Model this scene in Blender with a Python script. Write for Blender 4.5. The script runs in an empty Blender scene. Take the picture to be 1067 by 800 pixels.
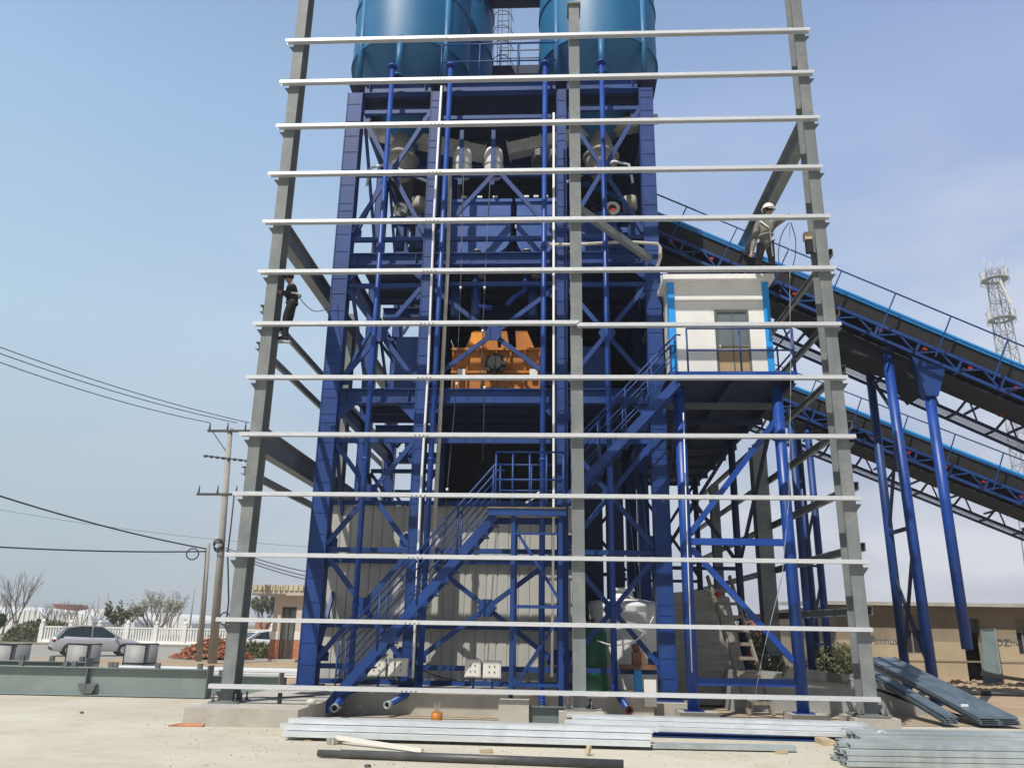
import bpy, bmesh, math, random
from mathutils import Vector as V, Matrix, Quaternion
random.seed(7)
sc = bpy.context.scene
COL = sc.collection
R = math.radians
# ------------------------------------------------------------------ camera model (used to survey points on real planes)
F_PX, CX, CY, EYE = 837.0, 533.5, 400.0, 1.6
u = V((44.5, -2750, 837)).normalized()
x = V((16375, 10, -837)); x = (x - u * x.dot(u)).normalized()
y = x.cross(-u)
if y.z < 0: y = -y
CAM = Matrix((x, y, u))                       # world = CAM @ cam(x right, y down, z forward)
def ray(px, py): return CAM @ V((px - CX, py - CY, F_PX))
def P(px, py, Y):                             # point on the vertical plane at distance Y
    r = ray(px, py); t = Y / r.y; return V((r.x * t, Y, EYE + r.z * t))
def G(px, py, z=0.0):                         # point on the horizontal plane z
    r = ray(px, py); t = (z - EYE) / r.z; return V((r.x * t, r.y * t, z))
# ------------------------------------------------------------------ materials
def mat(name, col, rough=0.6, metal=0.0, var=0.12, scale=3.0, bump=0.0, bscale=40.0, dirt=None, dirt_amt=0.35, dscale=1.5, spec=0.5, alpha=None, streak=False, transmission=0):
    m = bpy.data.materials.new(name); m.use_nodes = True
    nt = m.node_tree; N = nt.nodes; L = nt.links; b = N['Principled BSDF']
    b.inputs['Roughness'].default_value = rough; b.inputs['Metallic'].default_value = metal
    b.inputs['Specular IOR Level'].default_value = spec
    if transmission: b.inputs['Transmission Weight'].default_value = transmission
    tc = N.new('ShaderNodeTexCoord'); n1 = N.new('ShaderNodeTexNoise'); n1.inputs['Scale'].default_value = scale; n1.inputs['Detail'].default_value = 6
    src = tc.outputs['Object']
    if streak:
        mp = N.new('ShaderNodeMapping'); mp.inputs['Scale'].default_value = streak if isinstance(streak, tuple) else (3, 3, 0.25); L.new(src, mp.inputs[0]); L.new(mp.outputs[0], n1.inputs['Vector'])
    else: L.new(src, n1.inputs['Vector'])
    r = N.new('ShaderNodeValToRGB'); e = r.color_ramp.elements
    e[0].position = .3; e[1].position = .7
    e[0].color = tuple(c * (1 - var) for c in col) + (1,); e[1].color = tuple(min(1, c * (1 + var)) for c in col) + (1,)
    L.new(n1.outputs['Fac'], r.inputs[0]); out = r.outputs[0]
    if dirt:
        n2 = N.new('ShaderNodeTexNoise'); n2.inputs['Scale'].default_value = dscale; n2.inputs['Detail'].default_value = 10; n2.inputs['Roughness'].default_value = .7
        L.new(src, n2.inputs['Vector'])
        rr = N.new('ShaderNodeValToRGB'); rr.color_ramp.elements[0].position = .48; rr.color_ramp.elements[1].position = .72
        rr.color_ramp.elements[1].color = (dirt_amt,) * 3 + (1,)
        L.new(n2.outputs['Fac'], rr.inputs[0])
        mx = N.new('ShaderNodeMix'); mx.data_type = 'RGBA'; L.new(rr.outputs[0], mx.inputs['Factor']); L.new(out, mx.inputs['A']); mx.inputs['B'].default_value = tuple(dirt) + (1,)
        out = mx.outputs['Result']
    L.new(out, b.inputs['Base Color'])
    if bump:
        n3 = N.new('ShaderNodeTexNoise'); n3.inputs['Scale'].default_value = bscale; n3.inputs['Detail'].default_value = 8; L.new(src, n3.inputs['Vector'])
        bp = N.new('ShaderNodeBump'); bp.inputs['Strength'].default_value = bump; bp.inputs['Distance'].default_value = .02; L.new(n3.outputs['Fac'], bp.inputs['Height']); L.new(bp.outputs[0], b.inputs['Normal'])
    rm = N.new('ShaderNodeMapRange'); rm.inputs['To Min'].default_value = max(0, rough - .1); rm.inputs['To Max'].default_value = min(1, rough + .12); L.new(n1.outputs['Fac'], rm.inputs[0]); L.new(rm.outputs[0], b.inputs['Roughness'])
    return m
DUST = (.42, .38, .30)
M = {}
M['galv'] = mat('galvanised', (.72, .74, .76), .40, .35, .06, 9, dirt=(.55, .56, .56), dirt_amt=.3, dscale=12, streak=(.8, 6, 6))
M['galvpile'] = mat('galvanised_pile', (.70, .74, .77), .36, .35, .12, 2.2, dirt=(.46, .50, .53), dirt_amt=.5, dscale=3, streak=(.5, 7, 9))
M['galvdk'] = mat('galvanised_dull', (.40, .45, .46), .5, .35, .22, 2, dirt=(.62, .65, .64), dirt_amt=.5, dscale=9)
M['grey'] = mat('grey_primer', (.175, .195, .198), .6, 0, .12, 1.2, dirt=(.38, .37, .33), dirt_amt=.45, dscale=2.5, streak=True)
M['greydk'] = mat('grey_primer_dark', (.11, .125, .13), .6, 0, .15, 1.2, dirt=(.28, .28, .26), dirt_amt=.3)
M['blue'] = mat('blue_steel_paint', (.005, .040, .195), .5, 0, .3, 1.3, dirt=(.022, .075, .19), dirt_amt=.55, dscale=2.2)
M['bluetube'] = mat('blue_tube_paint', (.006, .052, .29), .4, 0, .2, 2.0, dirt=(.05, .12, .25), dirt_amt=.4, dscale=3)
M['blueshade'] = mat('blue_paint_shaded', (.012, .022, .075), .65, 0, .3, 1.5)  # darker copy of the blue paint, shade of decks and rear steel in its colour
M['hop'] = mat('hopper_blue', (.03, .10, .36), .45, 0, .15, 1.5, dirt=(.12, .16, .28), dirt_amt=.4)
M['silo'] = mat('silo_teal', (.009, .135, .31), .5, 0, .10, .6, dirt=(.05, .19, .30), dirt_amt=.4, dscale=.8, streak=(2, 2, .15))
M['trim'] = mat('bright_blue_trim', (.02, .33, .82), .42, 0, .08, 2)
M['rubber'] = mat('black_rubber', (.009, .009, .010), .75, 0, .3, 3, dirt=(.03, .03, .03), dirt_amt=.3)
M['dark'] = mat('dark_sheet_and_shade', (.018, .02, .028), .8, 0, .3, 2)  # near-black tone, also stands in for the shade inside the tower
M['red'] = mat('red_idler', (.33, .02, .015), .5, 0, .1, 3)
M['orange'] = mat('orange_machine', (.45, .155, .014), .5, 0, .18, 3, dirt=(.30, .20, .10), dirt_amt=.6, dscale=4)
M['orangelt'] = mat('orange_panel', (.8, .32, .03), .45, 0, .1, 3)
M['beige'] = mat('beige_duct', (.58, .55, .48), .6, 0, .15, 2, dirt=(.22, .20, .17), dirt_amt=.5, dscale=3)
M['white'] = mat('white_paint', (.76, .75, .70), .5, 0, .05, 2, dirt=(.50, .47, .40), dirt_amt=.3, dscale=2)
M['cabin'] = mat('cabin_sandwich_panel', (.83, .825, .79), .5, 0, .05, 1.2, dirt=(.55, .51, .42), dirt_amt=.35, dscale=1.2, streak=(1, 1, .3))
M['pvc'] = mat('white_pvc', (.82, .83, .84), .35, 0, .05, 3)
M['clad'] = mat('cladding', (.45, .45, .42), .5, 0, .08, 1.0, dirt=(.36, .36, .32), dirt_amt=.5, dscale=1.4, streak=(2, 2, .3))
M['conc'] = mat('concrete', (.44, .42, .37), .85, 0, .14, 2, bump=.4, bscale=30, dirt=(.30, .27, .22), dirt_amt=.5, dscale=1.7)
M['concgrey'] = mat('concrete_grey', (.30, .31, .31), .85, 0, .14, 1.5, bump=.3, bscale=20, dirt=(.42, .38, .32), dirt_amt=.45, dscale=1.7)
M['tarp'] = mat('grey_render', (.31, .31, .29), .9, 0, .22, 2.2, bump=1.0, bscale=14, dirt=(.42, .40, .35), dirt_amt=.5, streak=(1, 1, 7))
M['wood'] = mat('old_wood', (.24, .21, .17), .85, 0, .25, 5, bump=.3, streak=(6, 6, .8))
M['woodlt'] = mat('pale_wood', (.48, .38, .25), .8, 0, .2, 5, bump=.2)
M['plaswhite'] = mat('white_plastic_tank', (.78, .80, .80), .45, 0, .06, 2)
M['green'] = mat('green_tank', (.01, .115, .055), .4, 0, .15, 2)
M['rust'] = mat('rusty_steel', (.20, .10, .06), .8, .2, .3, 6, bump=.3)
M['blk'] = mat('black_plastic', (.02, .02, .022), .5, 0, .2, 4)
M['steeldk'] = mat('dark_steel_pipe', (.085, .09, .095), .5, .4, .25, 4, dirt=(.2, .18, .15), dirt_amt=.4)
M['stucco'] = mat('tan_stucco', (.30, .245, .17), .9, 0, .14, .8, bump=.3, bscale=12, dirt=(.14, .115, .085), dirt_amt=.5, dscale=.7)
M['stuccolt'] = mat('tan_stucco_pale', (.50, .40, .265), .9, 0, .12, .8, bump=.3, bscale=12, dirt=(.34, .27, .19), dirt_amt=.5, dscale=.9)
M['pink'] = mat('pinkish_render', (.58, .51, .43), .9, 0, .08, .8)
M['brick'] = mat('brick_red', (.42, .16, .085), .9, 0, .35, 4, bump=.4, dirt=(.55, .34, .22), dirt_amt=.6, dscale=3)
M['glass'] = mat('window_glass', (.03, .045, .05), .08, 0, .2, 1, spec=.8)
M['doorgl'] = mat('door_glass', (.14, .17, .18), .1, 0, .15, 2, spec=.8)
M['tandoor'] = mat('tan_panel', (.40, .30, .16), .6, 0, .1, 2)
M['pole'] = mat('concrete_pole', (.32, .315, .295), .85, 0, .12, 2, bump=.2)
M['wire'] = mat('cable_black', (.03, .035, .04), .6, 0, .1, 2)
M['carsil'] = mat('car_silver', (.56, .58, .61), .3, .35, .04, 1)
M['carwhite'] = mat('car_white', (.75, .76, .78), .25, 0, .03, 1)
M['tyre'] = mat('tyre', (.02, .02, .02), .85)
M['fence'] = mat('white_stone', (.78, .78, .76), .75, 0, .08, 1)
M['film'] = mat('greenhouse_film', (.78, .78, .76), .5, 0, .08, .5)
M['yellowh'] = mat('yellow_render', (.60, .46, .20), .85)
M['redroof'] = mat('red_roof', (.22, .08, .06), .8, 0, .2, 2)
M['bark'] = mat('grey_bark', (.20, .165, .135), .95, 0, .2, 6)
M['leaf'] = mat('leaf_green', (.075, .11, .035), .8, 0, .4, 3)
M['leafy'] = mat('leaf_yellow', (.26, .24, .08), .8, 0, .4, 3)
M['leafo'] = mat('leaf_olive', (.13, .14, .06), .8, 0, .4, 3)
M['skin'] = mat('skin', (.42, .24, .16), .6, 0, .05, 3)
M['jacket'] = mat('grey_work_jacket', (.165, .16, .14), .9, 0, .25, 9, bump=.4, bscale=25)
M['trous'] = mat('dark_trousers', (.035, .037, .042), .9, 0, .25, 9, bump=.3, bscale=25)
M['trousg'] = mat('grey_trousers', (.13, .125, .115), .9, 0, .25, 9, bump=.3, bscale=25)
M['black'] = mat('black_cloth', (.014, .014, .018), .9, 0, .2, 9, bump=.4, bscale=25)
M['helmet'] = mat('white_helmet', (.82, .80, .74), .3)
M['hivis'] = mat('pale_webbing', (.7, .68, .6), .7)
M['glove'] = mat('tan_glove', (.30, .23, .14), .9)
M['shoe'] = mat('dark_shoe', (.02, .02, .02), .7)
M['teal'] = mat('faded_green_door', (.125, .17, .17), .7, 0, .15, 2, dirt=(.14, .20, .19), dirt_amt=.5)
M['coilgrey'] = mat('dull_sheet_coil', (.29, .30, .30), .6, .1, .08, 1.5, dirt=(.30, .30, .29), dirt_amt=.4, streak=(4, 4, .4))
M['paletile'] = mat('pale_yellow_tile', (.56, .51, .34), .8, 0, .1, 3)
M['doorbrown'] = mat('dark_brown_door', (.07, .045, .03), .6, 0, .2, 3)
M['greybeam'] = mat('grey_green_primer', (.20, .25, .245), .6, 0, .1, 1.2, dirt=(.33, .34, .31), dirt_amt=.4, dscale=2)
M['beigedk'] = mat('dusty_grey_casting', (.36, .34, .29), .65, 0, .2, 2, dirt=(.18, .17, .15), dirt_amt=.6, dscale=4)
M['slate'] = mat('blue_grey_sheet', (.13, .18, .225), .4, .35, .15, 1.5, dirt=(.28, .30, .31), dirt_amt=.5, dscale=3)
M['ply'] = mat('stained_panel', (.50, .46, .38), .85)
M['lattice'] = mat('galvanised_lattice', (.40, .41, .42), .6, .3, .1, 1)
# ------------------------------------------------------------------ mesh builder
class MB:
    def __init__(s): s.v = []; s.f = []; s.sm = []; s.mi = []; s.cur = 0
    def add(s, vs, fs, smooth=False):
        o = len(s.v); s.v += [V(a) for a in vs]
        for f in fs: s.f.append([i + o for i in f]); s.sm.append(smooth); s.mi.append(s.cur)
        return s
    def box(s, c, d, rz=0.0):
        c = V(c); hx, hy, hz = d[0] / 2, d[1] / 2, d[2] / 2; m = Matrix.Rotation(rz, 3, 'Z')
        vs = [c + m @ V((a * hx, b * hy, e * hz)) for e in (-1, 1) for a, b in ((-1, -1), (1, -1), (1, 1), (-1, 1))]
        return s.add(vs, [(0, 3, 2, 1), (4, 5, 6, 7), (0, 1, 5, 4), (1, 2, 6, 5), (2, 3, 7, 6), (3, 0, 4, 7)])
    def bx(s, x0, x1, y0, y1, z0, z1): return s.box(((x0 + x1) / 2, (y0 + y1) / 2, (z0 + z1) / 2), (abs(x1 - x0), abs(y1 - y0), abs(z1 - z0)))
    def frame(s, p, q, up=(0, 0, 1)):
        p, q = V(p), V(q); d = (q - p).normalized(); up = V(up)
        if abs(d.dot(up)) > .98: up = V((0, 1, 0))
        a = d.cross(up).normalized(); b = a.cross(d).normalized(); return p, q, a, b
    def prof(s, p, q, pts, up=(0, 0, 1), smooth=False):          # extrude closed profile (a,b) along p->q
        p, q, a, b = s.frame(p, q, up); n = len(pts)
        vs = [p + a * u_ + b * w_ for u_, w_ in pts] + [q + a * u_ + b * w_ for u_, w_ in pts]
        s.add(vs, [(i, (i + 1) % n, n + (i + 1) % n, n + i) for i in range(n)], smooth)
        return s.add(vs, [tuple(range(n - 1, -1, -1)), tuple(range(n, 2 * n))])
    def bar(s, p, q, w, h, up=(0, 0, 1)): return s.prof(p, q, [(-w / 2, -h / 2), (w / 2, -h / 2), (w / 2, h / 2), (-w / 2, h / 2)], up)
    def ibeam(s, p, q, w, h, t=.014, up=(0, 0, 1)):               # flanges perpendicular to up
        W, H = w / 2, h / 2
        return s.prof(p, q, [(-W, -H), (W, -H), (W, -H + t), (t / 2, -H + t), (t / 2, H - t), (W, H - t), (W, H), (-W, H), (-W, H - t), (-t / 2, H - t), (-t / 2, -H + t), (-W, -H + t)], up)
    def chan(s, p, q, w, h, t=.006, up=(0, 0, 1), side=1):        # C section, web on +/-a side
        W, H = w / 2, h / 2; k = side; l = .02
        pts = [(k * W, -H), (k * W, H), (-k * W, H), (-k * W, H - l), (-k * (W - t), H - l), (-k * (W - t), H - t), (k * (W - t), H - t), (k * (W - t), -H + t), (-k * (W - t), -H + t), (-k * (W - t), -H + l), (-k * W, -H + l), (-k * W, -H)]
        return s.prof(p, q, pts, up)
    def tube(s, p, q, r, n=12, r2=None, hollow=0):
        r2 = r if r2 is None else r2; p, q, a, b = s.frame(p, q)
        cs = [(math.cos(2 * math.pi * i / n), math.sin(2 * math.pi * i / n)) for i in range(n)]
        vs = [p + a * c * r + b * d * r for c, d in cs] + [q + a * c * r2 + b * d * r2 for c, d in cs]
        s.add(vs, [(i, (i + 1) % n, n + (i + 1) % n, n + i) for i in range(n)], True)
        if hollow:
            k = hollow; ax = (q - p).normalized()
            vi = [p + a * c * r * k + b * d * r * k for c, d in cs] + [q + a * c * r2 * k + b * d * r2 * k for c, d in cs]
            s.add(vi, [(n + i, n + (i + 1) % n, (i + 1) % n, i) for i in range(n)], True)
            s.add(vs[:n] + vi[:n], [(n + i, n + (i + 1) % n, (i + 1) % n, i) for i in range(n)])
            s.add(vs[n:] + vi[n:], [(i, (i + 1) % n, n + (i + 1) % n, n + i) for i in range(n)])
        else: s.add(vs, [tuple(range(n - 1, -1, -1)), tuple(range(n, 2 * n))])
        return s
    def path(s, pts, r, n=8):
        pts = [V(p) for p in pts]; rings = []
        for i, p in enumerate(pts):
            d = (pts[min(i + 1, len(pts) - 1)] - pts[max(i - 1, 0)]).normalized(); up = V((0, 0, 1)) if abs(d.z) < .9 else V((0, 1, 0))
            if i and rings: up = lastb
            a = d.cross(up).normalized(); b = a.cross(d).normalized(); lastb = b
            rr = r[i] if isinstance(r, (list, tuple)) else r
            rings.append([p + (a * math.cos(2 * math.pi * k / n) + b * math.sin(2 * math.pi * k / n)) * rr for k in range(n)])
        vs = [v for g in rings for v in g]; fs = []
        for i in range(len(pts) - 1): fs += [(i * n + k, i * n + (k + 1) % n, (i + 1) * n + (k + 1) % n, (i + 1) * n + k) for k in range(n)]
        s.add(vs, fs, True); m = len(pts) - 1
        return s.add(vs, [tuple(range(n - 1, -1, -1)), tuple(range(m * n, m * n + n))])
    def lathe(s, c, prof, n=32, smooth=True, arc=1.0):            # prof: (r, z)
        c = V(c); vs = []; fs = []; K = len(prof)
        for i in range(n):
            a = 2 * math.pi * i / n
            vs += [c + V((math.cos(a) * r_, math.sin(a) * r_, z_)) for r_, z_ in prof]
        for i in range(n):
            j = (i + 1) % n
            for k in range(K - 1): fs.append((i * K + k, j * K + k, j * K + k + 1, i * K + k + 1))
        return s.add(vs, fs, smooth)
    def poly(s, pts, ext):                                        # planar polygon extruded by vector ext
        n = len(pts); e = V(ext); vs = [V(p) for p in pts] + [V(p) + e for p in pts]
        return s.add(vs, [tuple(range(n)), tuple(range(2 * n - 1, n - 1, -1))] + [(i, n + i, n + (i + 1) % n, (i + 1) % n) for i in range(n)])
    def ball(s, c, r, n=10, sz=(1, 1, 1)):
        c = V(c); vs = []; fs = []; m = n // 2
        for j in range(m + 1):
            t = math.pi * j / m
            for i in range(n): a = 2 * math.pi * i / n; vs.append(c + V((math.sin(t) * math.cos(a) * r * sz[0], math.sin(t) * math.sin(a) * r * sz[1], math.cos(t) * r * sz[2])))
        for j in range(m):
            for i in range(n): fs.append((j * n + i, (j + 1) * n + i, (j + 1) * n + (i + 1) % n, j * n + (i + 1) % n))
        return s.add(vs, fs, True)
    def build(s, name, m, parent=None, local=False):
        me = bpy.data.meshes.new(name)
        ms = m if isinstance(m, (list, tuple)) else [m]
        off = V((0, 0, 0))
        if parent is None:
            if s.v:
                xs = [v.x for v in s.v]; ys = [v.y for v in s.v]; zs = [v.z for v in s.v]
                off = V(((min(xs) + max(xs)) / 2, (min(ys) + max(ys)) / 2, min(zs)))
        elif not local:
            pp = parent
            while pp: off = off + pp.location; pp = pp.parent
        me.from_pydata([v - off for v in s.v], [], s.f)
        bm = bmesh.new(); bm.from_mesh(me)
        bm.faces.ensure_lookup_table()
        for i, f in enumerate(bm.faces): f.smooth = s.sm[i]; f.material_index = s.mi[i]
        bmesh.ops.remove_doubles(bm, verts=bm.verts, dist=1e-6) if len(bm.verts) < 60000 else None
        bmesh.ops.recalc_face_normals(bm, faces=bm.faces)
        bm.to_mesh(me); bm.free()
        for mm in ms: me.materials.append(M[mm])
        o = bpy.data.objects.new(name, me); COL.objects.link(o)
        if parent is None: o.location = off
        else: o.parent = parent
        return o
def tag(o, label=None, cat=None, group=None, kind=None):
    if label: o['label'] = label
    if cat: o['category'] = cat
    if group: o['group'] = group
    if kind: o['kind'] = kind
    return o
def thing(name, loc, label, cat, group=None, rz=0.0):
    o = bpy.data.objects.new(name, None); o.empty_display_size = .3; COL.objects.link(o); o.location = V(loc); o.rotation_euler = (0, 0, rz)
    return tag(o, label, cat, group)
def B(): return MB()
def smooth(pts, n=6):
    pts = [V(p) for p in pts]; out = []
    for i in range(len(pts) - 1):
        p0, p1, p2, p3 = pts[max(i - 1, 0)], pts[i], pts[i + 1], pts[min(i + 2, len(pts) - 1)]
        for k in range(n): t = k / n; out.append(.5 * ((2 * p1) + (p2 - p0) * t + (2 * p0 - 5 * p1 + 4 * p2 - p3) * t * t + (3 * p1 - p0 - 3 * p2 + p3) * t ** 3))
    return out + [pts[-1]]
def kids(o): return [c for c in bpy.data.objects if c.parent == o]
def copy_tree(o, parent=None):
    c = o.copy(); COL.objects.link(c); c.parent = parent
    for k in kids(o): copy_tree(k, c)
    return c
def ground_z(x_, y_): return 0.0
# ------------------------------------------------------------------ setting
def gmat(name, c1, c2, c3, sc1=.5, rough=.9):
    m = bpy.data.materials.new(name); m.use_nodes = True; nt = m.node_tree; N = nt.nodes; L = nt.links; b = N['Principled BSDF']
    b.inputs['Roughness'].default_value = rough; b.inputs['Specular IOR Level'].default_value = .25
    tc = N.new('ShaderNodeTexCoord')
    def noise(s, d=8, r=.6):
        n = N.new('ShaderNodeTexNoise'); n.inputs['Scale'].default_value = s; n.inputs['Detail'].default_value = d; n.inputs['Roughness'].default_value = r; L.new(tc.outputs['Object'], n.inputs['Vector']); return n
    def ramp(i, a, b_, ca, cb):
        r = N.new('ShaderNodeValToRGB'); r.color_ramp.elements[0].position = a; r.color_ramp.elements[1].position = b_; r.color_ramp.elements[0].color = ca; r.color_ramp.elements[1].color = cb; L.new(i, r.inputs[0]); return r.outputs[0]
    a = ramp(noise(sc1).outputs['Fac'], .35, .65, c1 + (1,), c2 + (1,))
    k = ramp(noise(sc1 * 3.3, 12, .75).outputs['Fac'], .5, .68, (0, 0, 0, 1), (.8, .8, .8, 1))
    mx = N.new('ShaderNodeMix'); mx.data_type = 'RGBA'; L.new(k, mx.inputs['Factor']); L.new(a, mx.inputs['A']); mx.inputs['B'].default_value = c3 + (1,)
    st = ramp(noise(sc1 * .9, 14, .8).outputs['Fac'], .44, .62, (1, 1, 1, 1), (.88, .865, .83, 1))
    ms = N.new('ShaderNodeMix'); ms.data_type = 'RGBA'; ms.blend_type = 'MULTIPLY'; ms.inputs['Factor'].default_value = 1; L.new(mx.outputs['Result'], ms.inputs['A']); L.new(st, ms.inputs['B']); mx = ms
    k2 = ramp(noise(45, 4).outputs['Fac'], .3, .7, (.86, .86, .86, 1), (1.1, 1.1, 1.1, 1))
    mm = N.new('ShaderNodeMix'); mm.data_type = 'RGBA'; mm.blend_type = 'MULTIPLY'; mm.inputs['Factor'].default_value = 1; L.new(mx.outputs['Result'], mm.inputs['A']); L.new(k2, mm.inputs['B'])
    L.new(mm.outputs['Result'], b.inputs['Base Color'])
    bp = N.new('ShaderNodeBump'); bp.inputs['Strength'].default_value = .35; bp.inputs['Distance'].default_value = .03; L.new(noise(18, 10, .7).outputs['Fac'], bp.inputs['Height']); L.new(bp.outputs[0], b.inputs['Normal'])
    return m
M['yard'] = gmat('yard_concrete', (.53, .50, .42), (.60, .57, .48), (.47, .41, .29), .35)
M['field'] = gmat('field_soil', (.20, .19, .12), (.28, .25, .17), (.13, .15, .07), .05)
M['asphalt'] = gmat('road_grey', (.33, .32, .285), (.38, .365, .325), (.28, .27, .245), .4)
M['soil'] = gmat('soil_tan', (.38, .28, .18), (.48, .37, .25), (.30, .21, .14), .8)
M['sand'] = gmat('sandy_yard', (.40, .33, .24), (.47, .40, .29), (.34, .25, .17), .6)
def sheet(name, x0, x1, y0, y1, z, m, wob=0.0):
    b = B(); n = 40
    if wob:
        top = []; bot = []
        for i in range(n + 1):
            xx = x0 + (x1 - x0) * i / n
            bot.append(V((xx, y0 + random.uniform(-wob, wob), z))); top.append(V((xx, y1 + random.uniform(-wob, wob), z)))
        b.add(bot + top, [(i, i + 1, n + 2 + i, n + 1 + i) for i in range(n)])
    else: b.add([(x0, y0, z), (x1, y0, z), (x1, y1, z), (x0, y1, z)], [(0, 1, 2, 3)])
    return tag(b.build(name, m), kind='structure')
sheet('ground', -900, 900, -30, 1600, -.02, 'field')
sheet('yard', -60, 14, -12, 26, 0, 'yard')
sheet('soil_strip', -60, -6, 24.0, 37.4, .016, 'soil', .5)
sheet('road', -150, -6, 37.0, 58, .012, 'asphalt')
sheet('sandy_yard', -5.5, 60, 16.2, 52, .008, 'sand', .3)
sheet('verge', -150, -6, 58.4, 64.5, .016, 'field', .2)
# rubble / uneven soil near right building
b = B()
for i in range(260):
    a = G(random.uniform(930, 1066), random.uniform(708, 724)); s_ = random.uniform(.03, .16)
    b.ball((a.x, a.y, .02), s_, 6, (random.uniform(.7, 1.6), 1, random.uniform(.4, .8)))
tag(b.build('rubble', 'soil'), 'loose tan rubble and clods spread before the tan building', 'rubble', kind='stuff')
b = B(); rg = random.Random(5)
for i in range(900):
    t_ = rg.random(); a = G(rg.uniform(150, 1060), rg.choice((rg.uniform(760, 799), rg.uniform(745, 770), rg.gauss(778, 5))) if t_ < .8 else rg.uniform(735, 800)); s_ = abs(rg.gauss(.004, .004)) + .003
    b.box((a.x, a.y, s_ * .4), (s_ * rg.uniform(.8, 2.2), s_ * 1.2, s_), rg.uniform(0, 3))
tag(b.build('grit', 'conc'), 'fine grit and crumbs scattered over the pale yard', 'grit', kind='stuff')
q = G(197, 757); tag(B().poly([(q.x - .35, q.y, .0), (q.x + .2, q.y + .05, .0), (q.x + .2, q.y + .3, .07), (q.x + .1, q.y + .3, .07)], (0, 0, .02)).build('board', 'brick'), 'thin reddish board lying against the left end of the concrete footing', 'board')
# ------------------------------------------------------------------ grey steel shed frame with galvanised purlins
YF = 15.0
PZ = [.56, 1.68, 2.82, 3.94, 5.08, 6.22, 7.34, 8.47, 9.60, 10.73, 11.9, 13.02, 14.11]
XL, XC, XR = -5.72, .46, 5.36
fr = thing('shed_skeleton', (XC, YF, .3), 'unfinished grey portal steelwork carrying long pale galvanised rails in front of the blue tower', 'steelwork')
def hcol(name, X, Y0, z0, z1, w=.225, d=.39, m='grey'):
    b = B(); b.prof((X, Y0, z0), (X, Y0, z1), [(-w / 2, -d / 2), (w / 2, -d / 2), (w / 2, -d / 2 + .016), (.008, -d / 2 + .016), (.008, d / 2 - .016), (w / 2, d / 2 - .016), (w / 2, d / 2), (-w / 2, d / 2), (-w / 2, d / 2 - .016), (-.008, d / 2 - .016), (-.008, -d / 2 + .016), (-w / 2, -d / 2 + .016)], up=(0, 1, 0))
    return b.build(name, m, fr)
def base_plate(X, Y0, z):
    o = B().bx(X - .26, X + .26, Y0 - .34, Y0 + .34, z, z + .03).build('base_plate', 'grey', fr)
    for sx in (-.2, .2):
        for sy in (-.27, 0, .27): b = B(); b.tube((X + sx, Y0 + sy, z), (X + sx, Y0 + sy, z + .16), .016, 6); b.tube((X + sx, Y0 + sy, z + .03), (X + sx, Y0 + sy, z + .06), .034, 6); b.build('anchor_bolt', 'steeldk', o)
for X, zt, zb in ((XL, 16.2, .3), (XC, 15.0, .3), (XR, 16.2, .3)):
    hcol('column', X, YF, zb, zt)
    base_plate(X, YF, zb - .02)
B().bx(XC - .15, XC + .15, YF - .25, YF + .25, 15.0, 15.04).build('cap_plate', 'grey', fr)
for X, ys, zb in ((XL, (21, 27), .3), (XR, (21, 27, 33), 1.1)):
    for Yk in ys: hcol('column', X, Yk, zb if Yk == 21 or X < 0 else .3, 10.0 if X < 0 else 6.3, .36 if X > 0 and Yk == 21 else .26, .42); base_plate(X, Yk, (zb if Yk == 21 or X < 0 else .3) - .02)
PY = YF - .195 - .065
for i, z in enumerate(PZ):
    segs = [(-6.0, 5.52)] if i != 6 else [(-5.98, XC + .02), (XC + .03, 5.5)]
    for k, (a, c) in enumerate(segs):
        dz = -.05 if (i == 6 and k == 1) else 0
        c += random.uniform(-.04, .05); a += random.uniform(-.03, .03)
        b = B(); n = 6
        Wp, Hp, tp = .06, .036, .004; b.prof((a, PY, z + dz), (c, PY, z + dz), [(-Wp, -Hp), (-Wp, Hp), (Wp, Hp), (Wp, -Hp), (Wp - .018, -Hp), (Wp - .018, -Hp + tp), (Wp - tp, -Hp + tp), (Wp - tp, Hp - tp), (-Wp + tp, Hp - tp), (-Wp + tp, -Hp + tp), (-Wp + .018, -Hp + tp), (-Wp + .018, -Hp)])
        o = b.build('purlin', 'galv', fr)
        for xx in (-2.6, -2.52, -2.44, -2.36):
            h = B(); h.box((xx, PY - .0635, z + dz - .02), (.026, .003, .014)); h.build('bolt_hole', 'blk', o)
for X in (XL, XC, XR):                      # cleats carrying the rails
    for z in PZ:
        s_ = -1 if X < 0 else 1
        b = B(); b.poly([(X + s_ * .11, YF - .20, z - .09), (X + s_ * .11 + s_ * .10, YF - .20, z - .09), (X + s_ * .11, YF - .20, z - .22)], (0, .02, 0)); 
        if X != XC: b.build('cleat', 'grey', fr)
def depthbeam(X, z, h, Y0=15.2, Y1=27, m='grey', w=.22): B().ibeam((X, Y0, z), (X, Y1, z), w, h).build('tie_beam', m, fr)
depthbeam(XL, 9.55, .46); depthbeam(XL, 5.05, .5); depthbeam(XR, 11.9, .5, 15.2, 24)
for X, zs in ((XL - .2, (7.75, 6.95, 4.42)), (XR + .2, (8.9, 7.62, 6.45, 5.35, 4.2, 3.1, 2.0))):
    for z in zs:
        b = B(); b.chan((X, 14.9, z), (X, 27.2 if X < 0 else 33.2, z), .065, .15, .004, side=1); b.build('side_girt', 'grey', fr)
B().bar((XC + .06, YF + .1, 10.05), (XC + 1.75, YF + 1.9, 9.75), .12, .16).build('stay', 'grey', fr)
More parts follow.
